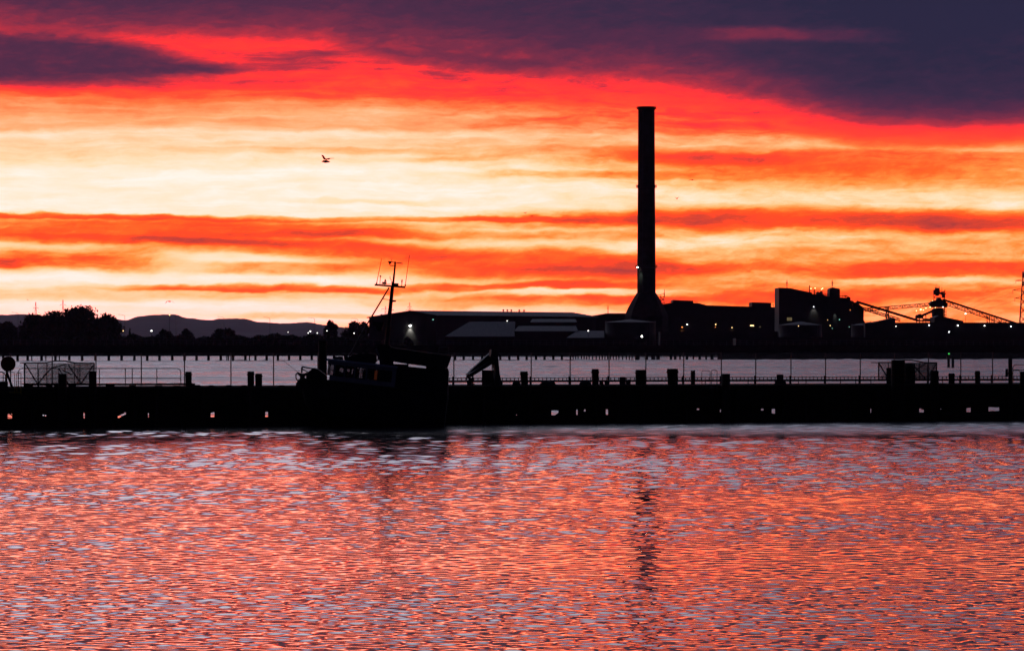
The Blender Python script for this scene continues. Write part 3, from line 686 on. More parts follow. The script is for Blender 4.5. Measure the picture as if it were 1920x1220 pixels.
m2 = MB(); 
for a, b in (((1766,537.5),(1766,549)),((1754.5,536),(1754.5,540)),((1755,533.5),(1757,533)),((1754.5,537),(1762,538)),((1762,537),(1762,540)),((1771,545.5),(1771,549)),((1768,546),(1774,549)),((1770,577),(1770,596)),((1774,580),(1774,594)),((1770,585),(1775,585)),((1770,590),(1775,590)),((1775,573),(1770,581)),((1770,594),(1774.5,594))): m2.bar(P(*a, D), P(*b, D), .24)
m2.build('railing', M['steel'], t)
for x, y, kd, rr in ((1748.7,563.4,'warm',.9),(1753.8,576.5,'warm',1.1),(1768,575.4,'white',1.3),(1749.3,596.8,'warm',.9),(1758.8,597.3,'warm',.7)): wall_lamp(t, x, y, D-2, kd, rr)
for x, y in ((1726.3,580.2),(1718.3,582.4),(1731.3,581),(1736.2,577.6),(1744,575.6)):
    p = P(x, y, D-1); f = MB().bar((p.x, p.y+.5, p.z+.3), (p.x, p.y+.5, p.z+2.4), .14).build('lamp_stalk', M['steel'], t); MB().ball(p, .3 if x != 1726.3 else .5).build('lamp', E['warm'], f)
t = building('loading_frame', 'small open steel frame with a block on top at the foot of the short conveyor', 'steel frame', 1724, 2290)
MB().outline([(1717.5,597),(1717.5,591.5),(1720,591),(1724,588.5),(1727,588),(1728,592.5),(1731,593),(1731,597)], 2290, 5).build('block', M['steel'], t)
m2 = MB()
for x in (1718.5, 1724, 1730.5, 1736): m2.bar(P(x, 590, 2290), P(x, 662, 2290), .5)
m2.bar(P(1731,590.5,2290), P(1737,590.5,2290), .4); m2.bar(P(1731,598,2290), P(1750,598.5,2290), .8); m2.bar(P(1718,601,2290), P(1750,601,2290), 1.0)
m2.build('frame', M['steel'], t)
# sheds at the right
def hall(name, label, px, D, depth, door=None):
    xs = [p[0] for p in px]; t = building(name, label, 'shed', sum(xs)/len(xs), D)
    MB().outline(px, D, depth).build('wall', M['clad'], t)
    if door: a, b = P(door[0], 660, D), P(door[1], 640, D); MB().box(a.x, b.x, D-.2, D+.2, GZ-.3, GZ+6).build('roller_door', M['steel'], t)
    return t
hall('shed', 'small dark shed under the falling dark conveyor, left of the conveyor frame', [(1637,662),(1637,604),(1655,600.5),(1676.5,596),(1679,599),(1679,662)], 2260, 25)
hall('shed', 'dark shed with a roof falling right at the foot of the transfer tower', [(1752,662),(1752,595),(1760,591.8),(1806.5,601.5),(1807,662)], 2260, 25)
t = hall('long_shed', 'very long flat-topped dark shed with a row of lamps at the right edge', [(1622,662),(1622,605.5),(1700,604.3),(1920,604.5),(1990,604.8),(1990,662)], 2210, 60, (1700,1712))
for x, y, kd, rr in ((1680,611.6,'white',1.0),(1742,609.4,'cool',1.6),(1796,609.8,'white',1.8),(1846,610.6,'white',1.6),(1895.5,611.7,'cool',1.5)): wall_lamp(t, x, y, 2210, kd, rr)
lit_mast(1779.4, 622.2, 2150, 'cool', 'bright lamp on a thin post before the long shed at the right', 1.7)
lit_mast(1810.4, 588, 2300, 'white', 'bright lamp on a thin post standing in the sky below the long conveyor', 1.7)
t = hall('quay_shed', 'low dark lean-to at the very right behind the beacon', [(1380,662),(1380,634),(1450,632),(1600,632),(1990,633),(1990,662)], 2060, 30, (1560,1570))
t = hall('store', 'low flat-roofed dark store below the processing hall lamps', [(1238,662),(1238,622),(1300,620),(1380,620),(1458,621),(1458,662)], 2330, 30, (1300,1310))

# ------------------------------------------------------------------ far jetty
J0, J1 = P(0, HY, 1500), P(1920, HY, 1722); jd = (J1-J0); jd.z = 0; JL = jd.length; jd.normalize(); jn = Vector((-jd.y, jd.x, 0))
def jx(x, w=0.0):
    o = J0+jn*w; a = (x-960)/F; s = (a*o.y-o.x)/(jd.x-a*jd.y); p = o+jd*s; return Vector((p.x, p.y, 0))
t = thing('long_jetty', 'long low dark jetty on many piles crossing the whole far water', 'jetty', jx(960))
def jbox(x0, x1, w0, w1, z0, z1): 
    a, b, c, d_ = jx(x0, w0), jx(x1, w0), jx(x1, w1), jx(x0, w1); return MB().hull8([v+Vector((0,0,z0)) for v in (a,b,c,d_)], [v+Vector((0,0,z1)) for v in (a,b,c,d_)])
jbox(-700, 2600, -.4, 9, 1.95, 5.9).build('deck', M['dconc'], t)
jbox(-700, 2600, -.9, -.41, 4.6, 6.2).build('edge_beam', M['dconc'], t)
m2 = MB()
for z in (7.0, 7.7, 8.4):
    a, b = jx(-700), jx(2600); m2.bar(a+Vector((0,0,z)), b+Vector((0,0,z)), .14)
for x in np.arange(-700, 2600, 12.5): p = jx(float(x)); m2.bar(p+Vector((0,0,5.8)), p+Vector((0,0,8.4)), .16)
m2.build('railing', M['galv'], t)
px = [(x, 5) for x in (6,33,52,78,104,130,154,179,204,228,252,276,299,323,346,368.5,391,414,437,460)]
px += [(x, 2.2) for x in (59.5,86,98,111.5,425.5,428.5,468)]
px += [(x, 4.6) for x in (479,500,521,542,563,584.5,605,626,647,668,689,710,731,752,773,794,815,835,853.5,869.5,887,904,921,938,955,971.5,987.5,1005,1021,1037.5,1053.5)]
x = 1070
while x < 1190: px.append((x, 2.2)); x += random.uniform(4.4, 7)
px += [(1195,9),(1212,6),(1225,8),(1234,7),(1258,5),(1266,5),(1275,3),(1288,5),(1300,3),(1312,5),(1324,3.5),(1335,6)]
for x, w in px[:98]:
    for wv in (0.6,):
        p = jx(x, wv); rr = w/2*p.y/F; MB().tube([p+Vector((0,0,-1.5)), p+Vector((0,0,2.0))], rr, 10).build('pile', M['timber'], t)
jbox(1345, 2600, 0.2, 6, -1, 2.0).build('sheet_wall', M['dconc'], t)
# channel beacon
D = 1080; p = P(1781, 689, D); t = thing('channel_beacon', 'two-piled channel beacon with a small green light, right of centre on the far water', 'beacon', (p.x, D, 0)); k = D/F
for x in (1778.6, 1786.6): q = P(x, 689, D); MB().tube([(q.x, D, -1.5), (q.x, D, 3.3)], 2.5*k, 10).build('pile', M['timber'], t)
q = P(1782.5, 670, D); MB().box(q.x-1.2, q.x+1.2, D-.8, D+.8, 2.6, 3.3).build('cap', M['timber'], t)
q = P(1779.3, 663, D); MB().lathe((q.x, D, 3.3), [(.18,0),(.12,q.z-3.5),(.2,q.z-3.45)], 10).build('lantern_post', M['steel'], t)
MB().ball(q, .21).build('lantern', E['green'], t, smooth=True)

# ------------------------------------------------------------------ timber wharf
W0, W1 = P(0, HY, 302), P(1920, HY, 330); wd = W1-W0; wd.z = 0; wd.normalize(); wn = Vector((-wd.y, wd.x, 0)); W0.z = 0
DZ = 3.1
def ws(x, w=0.0):                           # distance along the wharf of photo column x, w metres behind its face
    o = W0+wn*w; a = (x-960)/F; return (a*o.y-o.x)/(wd.x-a*wd.y)
def wp(x, w=0.0, z=0.0): p = W0+wn*w+wd*ws(x, w); p.z = z; return p
def wy(x, y, w): p = wp(x, w); p.z = H-(y-HY)/F*p.y; return p      # point on the wharf seen at photo x, y
def pxm(x, w=0.0): return wp(x, w).y/F
def wbox(mb, x0, x1, w0, w1, z0, z1):
    v = [wp(x0, w0), wp(x1, w0), wp(x1, w1), wp(x0, w1)]
    return mb.hull8([q+Vector((0,0,z0)) for q in v], [q+Vector((0,0,z1)) for q in v])
def wby(mb, x0, x1, y0, y1, w, dw): return wbox(mb, x0, x1, w, w+dw, wy((x0+x1)/2, y1, w).z, wy((x0+x1)/2, y0, w).z)
t = thing('timber_wharf', 'long black timber wharf on piles crossing the middle of the picture', 'wharf', wp(960))
mb = MB(); rr = random.Random(4)
for i in range(26): wbox(mb, -700, 2620, .30+i*.345, .30+i*.345+.33, DZ-.12+rr.uniform(-.004,.004), DZ+rr.uniform(-.015,.015))
mb.build('deck', M['deck'], t)
mb = MB(); wbox(mb, -700, 2620, 8.65, 8.85, 1.12, 2.95); mb.build('under_deck_blocker', M['timber'], t)  # unseen board added to block low sky light under the deck
mb = MB()
for z0, z1, o in ((2.52,3.06,0),(1.92,2.50,.03),(1.28,1.90,.01)):
    x = -700
    while x < 2620:
        x1 = x+rr.uniform(120, 190); wbox(mb, x+.3, x1-.3, -.02+o+rr.uniform(-.02,.02), .28, z0, z1+rr.uniform(-.03,.02)); x = x1
wbox(mb, -700, 2620, .281, .318, .25, .66); wbox(mb, -700, 2620, .281, .318, 1.3, 2.97); mb.build('fascia', M['timber'], t)  # two hidden backing strips added to keep light out of the seams
holes = [(14.5,22.5,775,785),(80,82.5,777,779),(84,86.5,777.5,780.5),(156.5,159,774,783.5),(221,236,775,783),(277.5,279,774,782),(395,402,773,782),(497.5,502.5,772,782),(968,969.5,777,779),(1034,1047,769,778),(1080.5,1083,767.5,777.5),(1095,1098,767,771),(1136,1140,767.5,777.5),(1306.5,1311,765.5,768),(1350,1351.5,767,773),(1427,1431.5,765.5,769.5),(1447,1453,766,774.5),(1632,1633.4,765.5,773),(1723.5,1732,765.5,772.5),(1763,1765,766,767.5),(1812,1820,764.5,772.5),(1853.5,1873.5,763.3,770.5)]
gaps = [q[:2] for q in holes]
edges = [-700]+[v for q in gaps for v in q]+[2620]; bot, top_ = .60, 1.31
for i in range(0, len(edges), 2):
    x = edges[i]; e = edges[i+1]; mb = MB()
    while x < e: x1 = min(e, x+rr.uniform(5, 11)); wbox(mb, x-.05, x1+.05, .32+rr.uniform(0,.05), .46+rr.uniform(0,.05), bot, top_); x = x1
    mb.build('sheeting', M['timber'], t)
for x0, x1, y0, y1 in holes:                # what is left of the boards round each opening
    mb = MB(); zs_ = lambda y: wy((x0+x1)/2, y, .38).z; n_ = max(1, int((x1-x0)/3)); st = (x1-x0)/n_
    mb2 = MB()
    for j in range(n_):
        u0, u1 = x0+j*st, x0+(j+1)*st
        if x0 == 221: ya, yb = y1-(j/n_)*8-3.4+rr.uniform(-.4,.4), y1-(j/n_)*8+rr.uniform(-.4,.4)
        elif x0 == 1723.5: ya, yb = y0+j*2.2, y1
        elif x0 == 1034: ya, yb = y0+rr.uniform(-.3,.6), y1-(2.6 if j == n_-1 else 0)
        else: ya, yb = y0+rr.uniform(-.4,.7), y1+rr.uniform(-.8,.3)
        wbox(mb, u0-.05, u1+.05, .34+rr.uniform(0,.03), .44, zs_(ya), top_); wbox(mb2, u0-.05, u1+.05, .34+rr.uniform(0,.03), .44, bot, zs_(yb))
    mb.build('broken_board', M['timber'], t); mb2.build('broken_board', M['timber'], t)
for x0, x1, y0, y1 in ((18,22.6,774.5,779),(1041,1048,779,773.5)): mb = MB(); mb.bar(wy(x0, y0, .3), wy(x1, y1, .3), .10, .08); mb.build('loose_board', M['timber'], t)
wbox(MB(), -700, 2620, .05, .5, -.6, .30).build('waling', M['timber'], t); wbox(MB(), -700, 2620, .0, .315, .34, .66).build('waling', M['timber'], t)
x = -300; n = 0
while x < 2250 and n < 62:
    if all(x+8 < a or x-8 > b for a, b in gaps): p = wp(x, -.32); MB().tube([p+Vector((0,0,-1)), p+Vector((0,0,2.95+rr.uniform(-.3,.1)))], rr.uniform(.15,.2), 10).build('pile', M['timber'], t, smooth=True); n += 1
    x += rr.uniform(36, 50)
x = -300; n = 0
while x < 2250 and n < 36:
    if all(x+9 < a or x-9 > b for a, b in gaps): p = wp(x, 8.3); MB().tube([p+Vector((0,0,-1)), p+Vector((0,0,2.97))], .18, 8).build('back_pile', M['timber'], t); n += 1
    x += rr.uniform(60, 85)
# bull rail on chocks along the left half
t = thing('bull_rail', 'low timber kerb beam raised on chocks along the left part of the wharf', 'kerb beam', wp(250, 1, DZ)); w = 1.0
mb = MB(); wby(mb, 44, 360, 718.6, 722.3, w, .3); wby(mb, 348, 366, 718.5, 722.5, w, .3); mb.build('beam', M['timber'], t)
for a, b in ((44,62),(70,74),(78,79.5),(86,98),(101,122),(128,143),(166,181),(198,215),(242,255),(290,304),(325,337)): wby(MB(), a, b, 722.31, 726.5, w, .3).build('chock', M['timber'], t)
for a, b, y, lb in ((348,377,722.3,'low timber block on the wharf edge just right of the left handrail'),(390,402,722.6,'low timber chock on the wharf, first one right of the handrail'),(423,436,722.4,'low timber chock on the wharf, next to last before the pair of posts'),(452,464,722.6,'low timber chock butting against the left post of the pair'),(522,534,722.6,'low timber chock on the wharf right of the pair of posts')):
    mb = MB(); wby(mb, a, b, y, 726.2, .8, .35); wby(mb, a+2, b-2, y-.9, y-.02, .85, .22); mb.build('timber_chock', M['timber'], loc=wp((a+b)/2, 1, DZ), label=lb, category='timber chock', group='chocks on the wharf edge')
# kerb with studs on the right
t = thing('cable_tray', 'long low studded pipe rail along the back of the wharf, right of the boat', 'pipe rail', wp(1400, 8.6, DZ)); w = 8.6
mb = MB(); a, b = wp(835, w), wp(2300, w)
for z, h in ((3.38,.17),(3.66,.06)): mb.bar(a+Vector((0,0,z)), b+Vector((0,0,z)), .14, h)
mb.build('rail', M['galv'], t)
mb = MB(); s = ws(835, w)
while s < ws(2300, w): p = W0+wn*w+wd*s; mb.bar(p+Vector((0,0,3.42 if rr.random() < .85 else DZ)), p+Vector((0,0,3.66)), .07); s += .36
mb.build('stud', M['galv'], t)
# chain-link fence along the back
w = 8.9; FT = 5.75
t = thing('chain_link_fence', 'tall see-through chain-link fence on thin posts along the back of the wharf', 'fence', wp(960, w, DZ))
mb = MB(); s0, s1 = ws(-420, w), ws(2340, w); s = s0; hh = FT-DZ-.15
base = W0+wn*w
while s < s1:
    for sg in (1, -1):
        mb.bar(base+wd*s+Vector((0,0,DZ+.12)), base+wd*(s+sg*hh)+Vector((0,0,FT)), .0042)
    s += .085
mb.build('wire_mesh', M['galv'], t, recalc=False)
for x in [-395,-310,-225,-140,-60,20,98,180,265,346,433,513,596,680,765,851,996,1069,1142,1211,1282,1352.5,1417,1483,1548,1613,1677,1741,1801.5,1861,1925,1990,2060,2130,2200,2270]+[923]:
    p = wp(x, w-.06); MB().tube([p+Vector((0,0,DZ)), p+Vector((0,0,FT+.05))], .048, 6).build('post', M['galv'], t)
    if x > 840: q = wp(x-1.5, w-.2); MB().bar(q+Vector((0,0,DZ)), q+Vector((0,0,3.78)), .16).build('post_foot', M['steel'], t)
mb = MB(); mb.bar(wp(-420, w, FT), wp(2340, w, FT), .05); mb.build('top_rail', M['galv'], t)
# mooring posts
def post(x0, x1, ytop, w, label, cap=True, lean=0.0, top=None, z0=DZ, square=False, m='timber', ybot=None):
    xc = (x0+x1)/2; r0 = (x1-x0)/2*pxm(xc, w); r1 = r0 if top is None else (top[1]-top[0])/2*pxm(xc, w)
    b = wp(xc, w, z0); tp = wy(xc if top is None else (top[0]+top[1])/2, ytop, w)
    if top is None: tp.x += lean
    t = thing('mooring_post', label, 'mooring post', b, 'timber posts on the wharf'); mb = MB()
    n = 4 if square else 14
    if square:
        e = wd; k = wn; mb.hull8([b-e*r0-k*r0, b+e*r0-k*r0, b+e*r0+k*r0, b-e*r0+k*r0], [tp-e*r1-k*r1, tp+e*r1-k*r1+Vector((0,0,.03)), tp+e*r1+k*r1, tp-e*r1+k*r1])
    else: mb.tube([b, b.lerp(tp, .5), tp-Vector((0,0,.05)), tp], [r0, (r0+r1)/2*1.01, r1*1.0, r1*.9], n)
    mb.build('post', M[m], t, smooth=not square)
    mb = MB(); c = b.lerp(tp, .8); rb = r1*(1.03 if not square else 1.44)
    mb.lathe(c, [(rb, -.07), (rb+.025, -.06), (rb+.025, .06), (rb, .07)], n if not square else 4) if not square else mb.hull8([c-wd*r1*1.05-wn*r1*1.05+Vector((0,0,-.05)), c+wd*r1*1.05-wn*r1*1.05+Vector((0,0,-.05)), c+wd*r1*1.05+wn*r1*1.05+Vector((0,0,-.05)), c-wd*r1*1.05+wn*r1*1.05+Vector((0,0,-.05))],[c-wd*r1*1.05-wn*r1*1.05+Vector((0,0,.05)), c+wd*r1*1.05-wn*r1*1.05+Vector((0,0,.05)), c+wd*r1*1.05+wn*r1*1.05+Vector((0,0,.05)), c-wd*r1*1.05+wn*r1*1.05+Vector((0,0,.05))])
    mb.build('iron_band', M['rust'], t)
    return t
post(109,125,700.5,-.45,'thick short post in the middle of the left netting cage',z0=-1)
post(167,180.5,696,-.45,'thick post standing at the right end of the left netting cage',z0=-1)
post(347.5,359.5,696.5,1.6,'post at the right end of the tubular handrail')
post(464,476.5,696,1.6,'left post, the taller of the two close together left of the boat')
post(478.5,491.5,700,1.6,'right post, the shorter of the two close together left of the boat')
post(597,613,638,-.5,'very tall thick pile rising beside the bow of the boat',z0=-1)
post(977,990.5,696,1.6,'leaning post just right of the crane frame',top=(975.2,989.5))
post(1110,1122.5,691.5,1.6,'slender post alone left of the stacked boxes',top=(1109.2,1122.8))
post(1191.5,1211,693,1.8,'very thick post with bolts, right of the stacked boxes')
post(1252,1271,691,1.6,'thickest post, flaring towards its top, right of middle',top=(1250.3,1271.3))
post(1296,1302.5,694.5,1.6,'thin post with a side plate left of the middle grab rails',square=True)
post(1353,1369,700.5,-.4,'grey weathered post right beside the middle grab rails',z0=-1,m='deck')
post(1744,1760,694.5,-.45,'thick post at the right end of the right netting cage',z0=-1)
post(1778.5,1790,699.5,1.6,'post standing below the two piles of the channel beacon')
post(1828,1837.5,695,1.6,'post with a knob on its side, second from the right edge')
post(1671,1697,674.5,-.5,'massive tall pile cluster in the left half of the right netting cage',z0=-1)
post(1890.5,1898,672.5,-.45,'tall narrow pile near the right edge',z0=-1)
# details on posts
def bolt(x, y, w, r=.05): return MB().ball(wy(x, y, w), r)
# stacked boxes and low items
def block(name, label, cat, parts, w, dw, m='steel', group=None):
    xs = [v for p in parts for v in p[:2]]; t = thing(name, label, cat, wp(sum(xs)/len(xs), w, DZ), group)
    for i, (x0, x1, y0, y1) in enumerate(parts):
        mb = MB(); wby(mb, x0, x1, y0, y1, w+.02*i, dw); wby(mb, x0+.6, x1-.6, y0-.7, y0-.01, w+.02*i+.05, dw-.1); mb.build('case' if i == 0 else 'side_case', M[m], t)
    return t
block('equipment_box', 'pair of joined dark equipment boxes, the left one taller, between two posts', 'equipment box', [(1161.5,1173.5,707,725),(1173.7,1182.5,712,725)], 1.6, .6)
block('junction_box', 'small dark box on the deck right of the slender post', 'box', [(1133.5,1142,714.5,725)], 2.2, .4)
block('winch_cabinet', 'dark square cabinet standing against the left leg of the crane frame', 'cabinet', [(903.5,926,694.5,728)], 2.4, 1.0)
block('bollard_block', 'low stepped dark block with a wider foot right of the middle fence posts', 'block', [(1452.5,1474,715,726),(1456,1469,702.5,714.2)], 1.6, .6)
block('switch_box', 'small box fixed to the left side of the tall narrow pile', 'box', [(1885,1890.2,692,705)], -.7, .4)
block('control_box', 'dark cabinet standing at the very left edge of the wharf', 'cabinet', [(-6,15,715.5,730)], -.1, .5)
block('locker', 'dark locker at the right edge of the picture beside the bent grab rail', 'cabinet', [(1913.2,1928,697,724)], .6, .6)
def coil(x0, x1, y, w, label):
    p = wp((x0+x1)/2, w, DZ); rr_ = (x1-x0)/2*p.y/F; pts = []; n = 60
    for i in range(n): a = i*.55; q = 1-.25*(i/n); pts.append(p+Vector((math.cos(a)*rr_*q, math.sin(a)*rr_*.8*q, .05+(i/n)*.22+.02*math.sin(i*1.7))))
    MB().tube(pts, .055, 6).build('rope_coil', M['canvas'], loc=p, label=label, category='rope coil', group='rope coils on the wharf', smooth=True)
coil(1012,1042,721,.7,'wide low rope coil left of the slender lone post')
coil(1086,1108,722,.7,'loose rope coil at the left foot of the slender lone post')
coil(1124,1131,721,.7,'tiny rope coil between the slender post and the small box')
coil(961,976,724,.7,'rope coil beside the foot of the leaning post by the crane frame')
# handrails
def handrail(name, label, x0, x1, ytop, ymid, w, posts, m='galv', r=.035, foot=DZ, both=True):
    t = thing(name, label, 'handrail', wp((x0+x1)/2, w, foot)); top = []; c = 3.0
    a0 = wy(x0, ytop, w); a1 = wy(x1, ytop, w); b0 = wp(x0, w, foot); b1 = wp(x1, w, foot); k = .28
    pts = ([b0, a0-Vector((0,0,k)), a0-Vector((0,0,k*.3))+wd*k*.3, a0+wd*k] if both else [a0])+[a1-wd*k, a1-wd*k*.3-Vector((0,0,k*.3)), a1-Vector((0,0,k)), b1]
    MB().tube(pts, r, 8).build('top_rail', M[m], t, smooth=True)
    for y in ymid: MB().tube([wy(x0, y, w), wy(x1, y, w)], r*.85, 6).build('mid_rail', M[m], t)
    for x in posts: MB().tube([wp(x, w, foot), wy(x, ytop, w)], r, 6).build('stanchion', M[m], t)
handrail('handrail', 'long tubular handrail with a rounded right corner, right of the left netting cage', 34.5, 339, 690.5, (709,), 6.5, (72,110,146,186.5,235,248,294))
handrail('handrail', 'short tubular handrail behind the round disc at the left edge', -60, 10, 697, (708,), 6.0, (-25,6))
handrail('handrail', 'tubular handrail running out of the picture at the right edge', 1899, 1990, 683.5, (693,), 6.0, (1935,1965))
def grab(label, hoops, m='yellow', feet=(), w=-.2):
    t = thing('grab_rail', label, 'grab rail', wp(hoops[0][0], w, 2.6), 'ladder grab rails on the wharf')
    for x0, x1, yt, yb0, yb1 in hoops:
        a = wy(x0, yb0, w); b = wy(x0, yt, w); c_ = wy(x1, yt, w); d_ = wy(x1, yb1, w); k = .11
        MB().tube([a, b-Vector((0,0,k)), b+wd*k*.35-Vector((0,0,k*.35)), b+wd*k, c_-wd*k, c_-wd*k*.35-Vector((0,0,k*.35)), c_-Vector((0,0,k)), d_], .026, 8).build('hoop', M[m], t, smooth=True)
    for x0, x1, y in feet: MB().tube([wy(x0, y, w), wy(x1, y, w)], .026, 6).build('foot_rail', M[m], t)
    return t
grab('yellow double grab rail of the ladder at the left, in front of the netting cage', [(11,27.6,697.6,716,738),(31.3,39.3,698.5,736,739)], feet=((17,40,735.5),))
grab('pale double grab rail of the ladder right of the thickest post', [(1316,1331.5,694.5,722,734),(1334,1344.5,693.6,734,734)], 'galv', ((1323,1345,726),))
grab('yellow bent grab rail beside the tall narrow pile at the right edge', [(1899.3,1912.6,694,717,728)])
# round disc on a post
t = thing('round_sign', 'large round dark red disc on a post at the left edge', 'round sign', wp(15, -.1, DZ)); c = wy(15.2, 682, -.1); rr_ = 14.2*pxm(15)
mb = MB(); prof = [(rr_*.02,-.06),(rr_*.97,-.06),(rr_,-.03),(rr_,.03),(rr_*.97,.06),(rr_*.02,.06)]; vs = []; fs = []; n = 40
for q, yy in prof: vs += [c+wd*math.cos(2*math.pi*j/n)*q+Vector((0,0,math.sin(2*math.pi*j/n)*q))+wn*yy for j in range(n)]
for i in range(len(prof)-1): fs += [(i*n+j, i*n+(j+1) % n, (i+1)*n+(j+1) % n, (i+1)*n+j) for j in range(n)]
fs += [tuple(range(n))[::-1], tuple(range(5*n, 6*n))]
mb.addvf(vs, fs).build('disc', M['red'], t)
MB().bar(wp(9.5,.0,DZ-.3), c+wn*.16, .16).build('post', M['steel'], t)
MB().bar(wy(12,696,.1), wy(23,726,.1), .16).build('brace', M['steel'], t)
# netting cages
def cage(label, x0, x1, ytop, ybot, ypeak, w, dw, braces, bars, gap=.11):
    t = thing('netting_cage', label, 'cage', wp((x0+x1)/2, w, DZ), 'netting cages on the wharf')
    for ww in (w, w+dw):
        mb = MB(); xm = (x0+x1)/2; cs = [(x0,ytop),(xm-26,ytop-.5),(xm-8,ypeak),(xm+8,ypeak),(xm+30,ytop-.3),(x1,ytop+.8)]
        for i in range(5): mb.bar(wy(*cs[i], ww), wy(*cs[i+1], ww), .10)
        for x in (x0, x1): mb.bar(wy(x, ytop, ww), wy(x, ybot, ww), .11)
        mb.bar(wy(x0, ybot, ww), wy(x1, ybot, ww), .12)
        for x in bars: mb.bar(wy(x, ytop, ww), wy(x, ybot, ww), .06)
        mb.build('frame', M['steel'], t)
        for a, b in braces: MB().bar(wy(*a, ww), wy(*b, ww), .085).build('brace', M['steel'], t)
        mb = MB(); s0, s1 = ws(x0, ww), ws(x1, ww); s = s0; zb, ztp = wy(x0, ybot, ww).z, wy(x0, ytop, ww).z; o = W0+wn*(ww+.03)
        while s < s1+1.3:
            for sg in (1, -1):
                a, b = s, s+sg*(ztp-zb); za, zbb = zb, ztp
                for lim in (s0, s1):
                    if (a-lim)*(b-lim) < 0:
                        u = (lim-a)/(b-a)
                        if (a < s0 or a > s1): a, za = lim, zb+(ztp-zb)*u
                        else: b, zbb = lim, zb+(ztp-zb)*u
                if s0-.01 <= a <= s1+.01 and s0-.01 <= b <= s1+.01: mb.bar(o+wd*a+Vector((0,0,za)), o+wd*b+Vector((0,0,zbb)), .009)
            s += .055
        mb.build('netting', M['net'], t, recalc=False)
    mb = MB()
    for x in (x0, x1):
        for y in (ytop, ybot): mb.bar(wy(x, y, w), wy(x, y, w+.05)+wn*dw, .08)
    mb.build('tie', M['steel'], t)
    return t
cage('long netted steel cage with crossed braces right of the yellow double grab rail', 46, 176.5, 680.5, 719.5, 676.5, 3.0, 1.6,
     [((47,681),(70,719)),((86,700),(72,719)),((71,719),(96,690)),((152,719),(175,684)),((152,719),(128,684)),((96,690),(122,683)),((128,719),(110,690)),((116,693),(134,702))], (71,88,97.5,122,139.5,150))
cage('long netted steel cage partly hidden by a massive pile, at the right', 1647.5, 1756, 679.5, 712.5, 675, 3.0, 1.6,
     [((1648,681),(1667,712)),((1668,712),(1690,690)),((1737,712),(1755,682)),((1737,712),(1712,684)),((1705,712),(1722,690)),((1722,690),(1737,680))], (1666,1690,1709,1724,1739))
block('net_bundle', 'dark hump of stowed gear in the middle of the right netting cage', 'gear bundle', [(1695,1716,682,724),(1662,1672,690,724)], 3.6, .7, 'canvas')
# crane frame
t = thing('crane_frame', 'black bent-arm loading crane with a splayed leg, right of the boat stern', 'crane', wp(925, 1.4, DZ)); w = 1.4
def wprism(pts, w, dw): return MB().prism([wy(x, y, w) for x, y in pts], wn*dw)
wprism([(930,738),(930,700),(926,676),(920,668),(922,655),(933,655),(937,700),(944,728),(945.5,738)], w, .55).build('mast', M['steel'], t)
MB().bar(wy(926,676,w+.25), wy(880,704,w+.25), .30).build('boom', M['steel'], t)
wprism([(920,661),(929,668),(910,684),(893,697),(887,704),(880,709),(876.5,708),(877,701),(885,692)], w+.62, .4).build('main_arm', M['steel'], t)
MB().bar(wy(924,679,w+.5), wy(893,698,w+.5), .17).build('ram', M['steel'], t)
MB().tube([wy(877,704,w+.6), wy(875.3,710,w+.6), wy(876.5,717,w+.6), wy(877.5,726,w+.6)], .05, 6).build('hose', M['black'], t, smooth=True)
MB().bar(wy(881.5,708,w+.5), wy(880.5,728,w+.5), .30).build('hook_block', M['steel'], t)
MB().bar(wy(886.5,703,w+.3), wy(885.8,726,w+.3), .13).build('strut', M['steel'], t)
MB().tube([wy(888.6,718.5,w-.1), wy(888.9,722,w-.1), wy(888.2,729.5,w-.1)], .05, 8).build('hydraulic_rod', M['yellow'], t, smooth=True)
MB().bar(wy(902,726.5,w), wy(889,722,w), .12).build('brace', M['steel'], t)
MB().bar(wy(905,729,w-.2), wy(922,718,w-.2), .07).build('stay', M['steel'], t)
MB().tube([wy(924,679,w), wy(925.5,690,w), wy(924,700,w)], .025, 6).build('cable', M['black'], t)
mb = MB(); wby(mb, 862, 950, 727, 729.5, w-.3, 1.4); mb.build('base_frame', M['steel'], t)

# ------------------------------------------------------------------ the fishing boat, trimmed bow-up at its berth
BD = 305.0; TILT = R(6.3); BK = BD/F
b0 = P(725, 725, BD); boat = thing('fishing_boat', 'dark fishing boat with tall mast and windowed wheelhouse, lying bow-up beside the wharf', 'fishing boat', b0)
boat.rotation_euler = (0, TILT, 0)
def L(x, y, dy=0.0):                        # photo column and row to boat axes, dy metres away from us off the centre line
    dx = (x-725)*BK; dz = -(y-725)*BK; c, s = math.cos(TILT), math.sin(TILT)
    return Vector((c*dx-s*dz, dy, s*dx+c*dz))
def bp(pts, y0, y1): return MB().prism([L(x, y, y0) for x, y in pts], (0, y1-y0, 0))
lb = dict(local=True)
# hull: lofted sections from stem to transom
secs = [(-6.5,.05,-.15,-1.4),(-6.2,.5,-.05,-2.1),(-5.4,1.25,.02,-2.8),(-4.2,1.85,.05,-3.2),(-2.0,2.2,.05,-3.4),(1.0,2.3,.05,-3.5),(3.4,2.2,.05,-3.5),(4.9,2.0,.10,-3.2)]
vs = []; fs = []; prof = [(0,0),(.45,.03),(.8,.18),(.95,.5),(1.0,.8),(1.0,1.0)]; ring = [(-a, b) for a, b in prof[::-1]]+prof[1:]
for x, hb, zt_, zb in secs:
    for a, b in ring: vs.append((x+(.55*(b-.5) if False else 0)-(.5*b if x < -5 else 0), a*hb, zb+(zt_-zb)*b))
n = len(ring)
for i in range(len(secs)-1): fs += [(i*n+j, i*n+j+1, (i+1)*n+j+1, (i+1)*n+j) for j in range(n-1)]+[(i*n+n-1, i*n, (i+1)*n, (i+1)*n+n-1)]
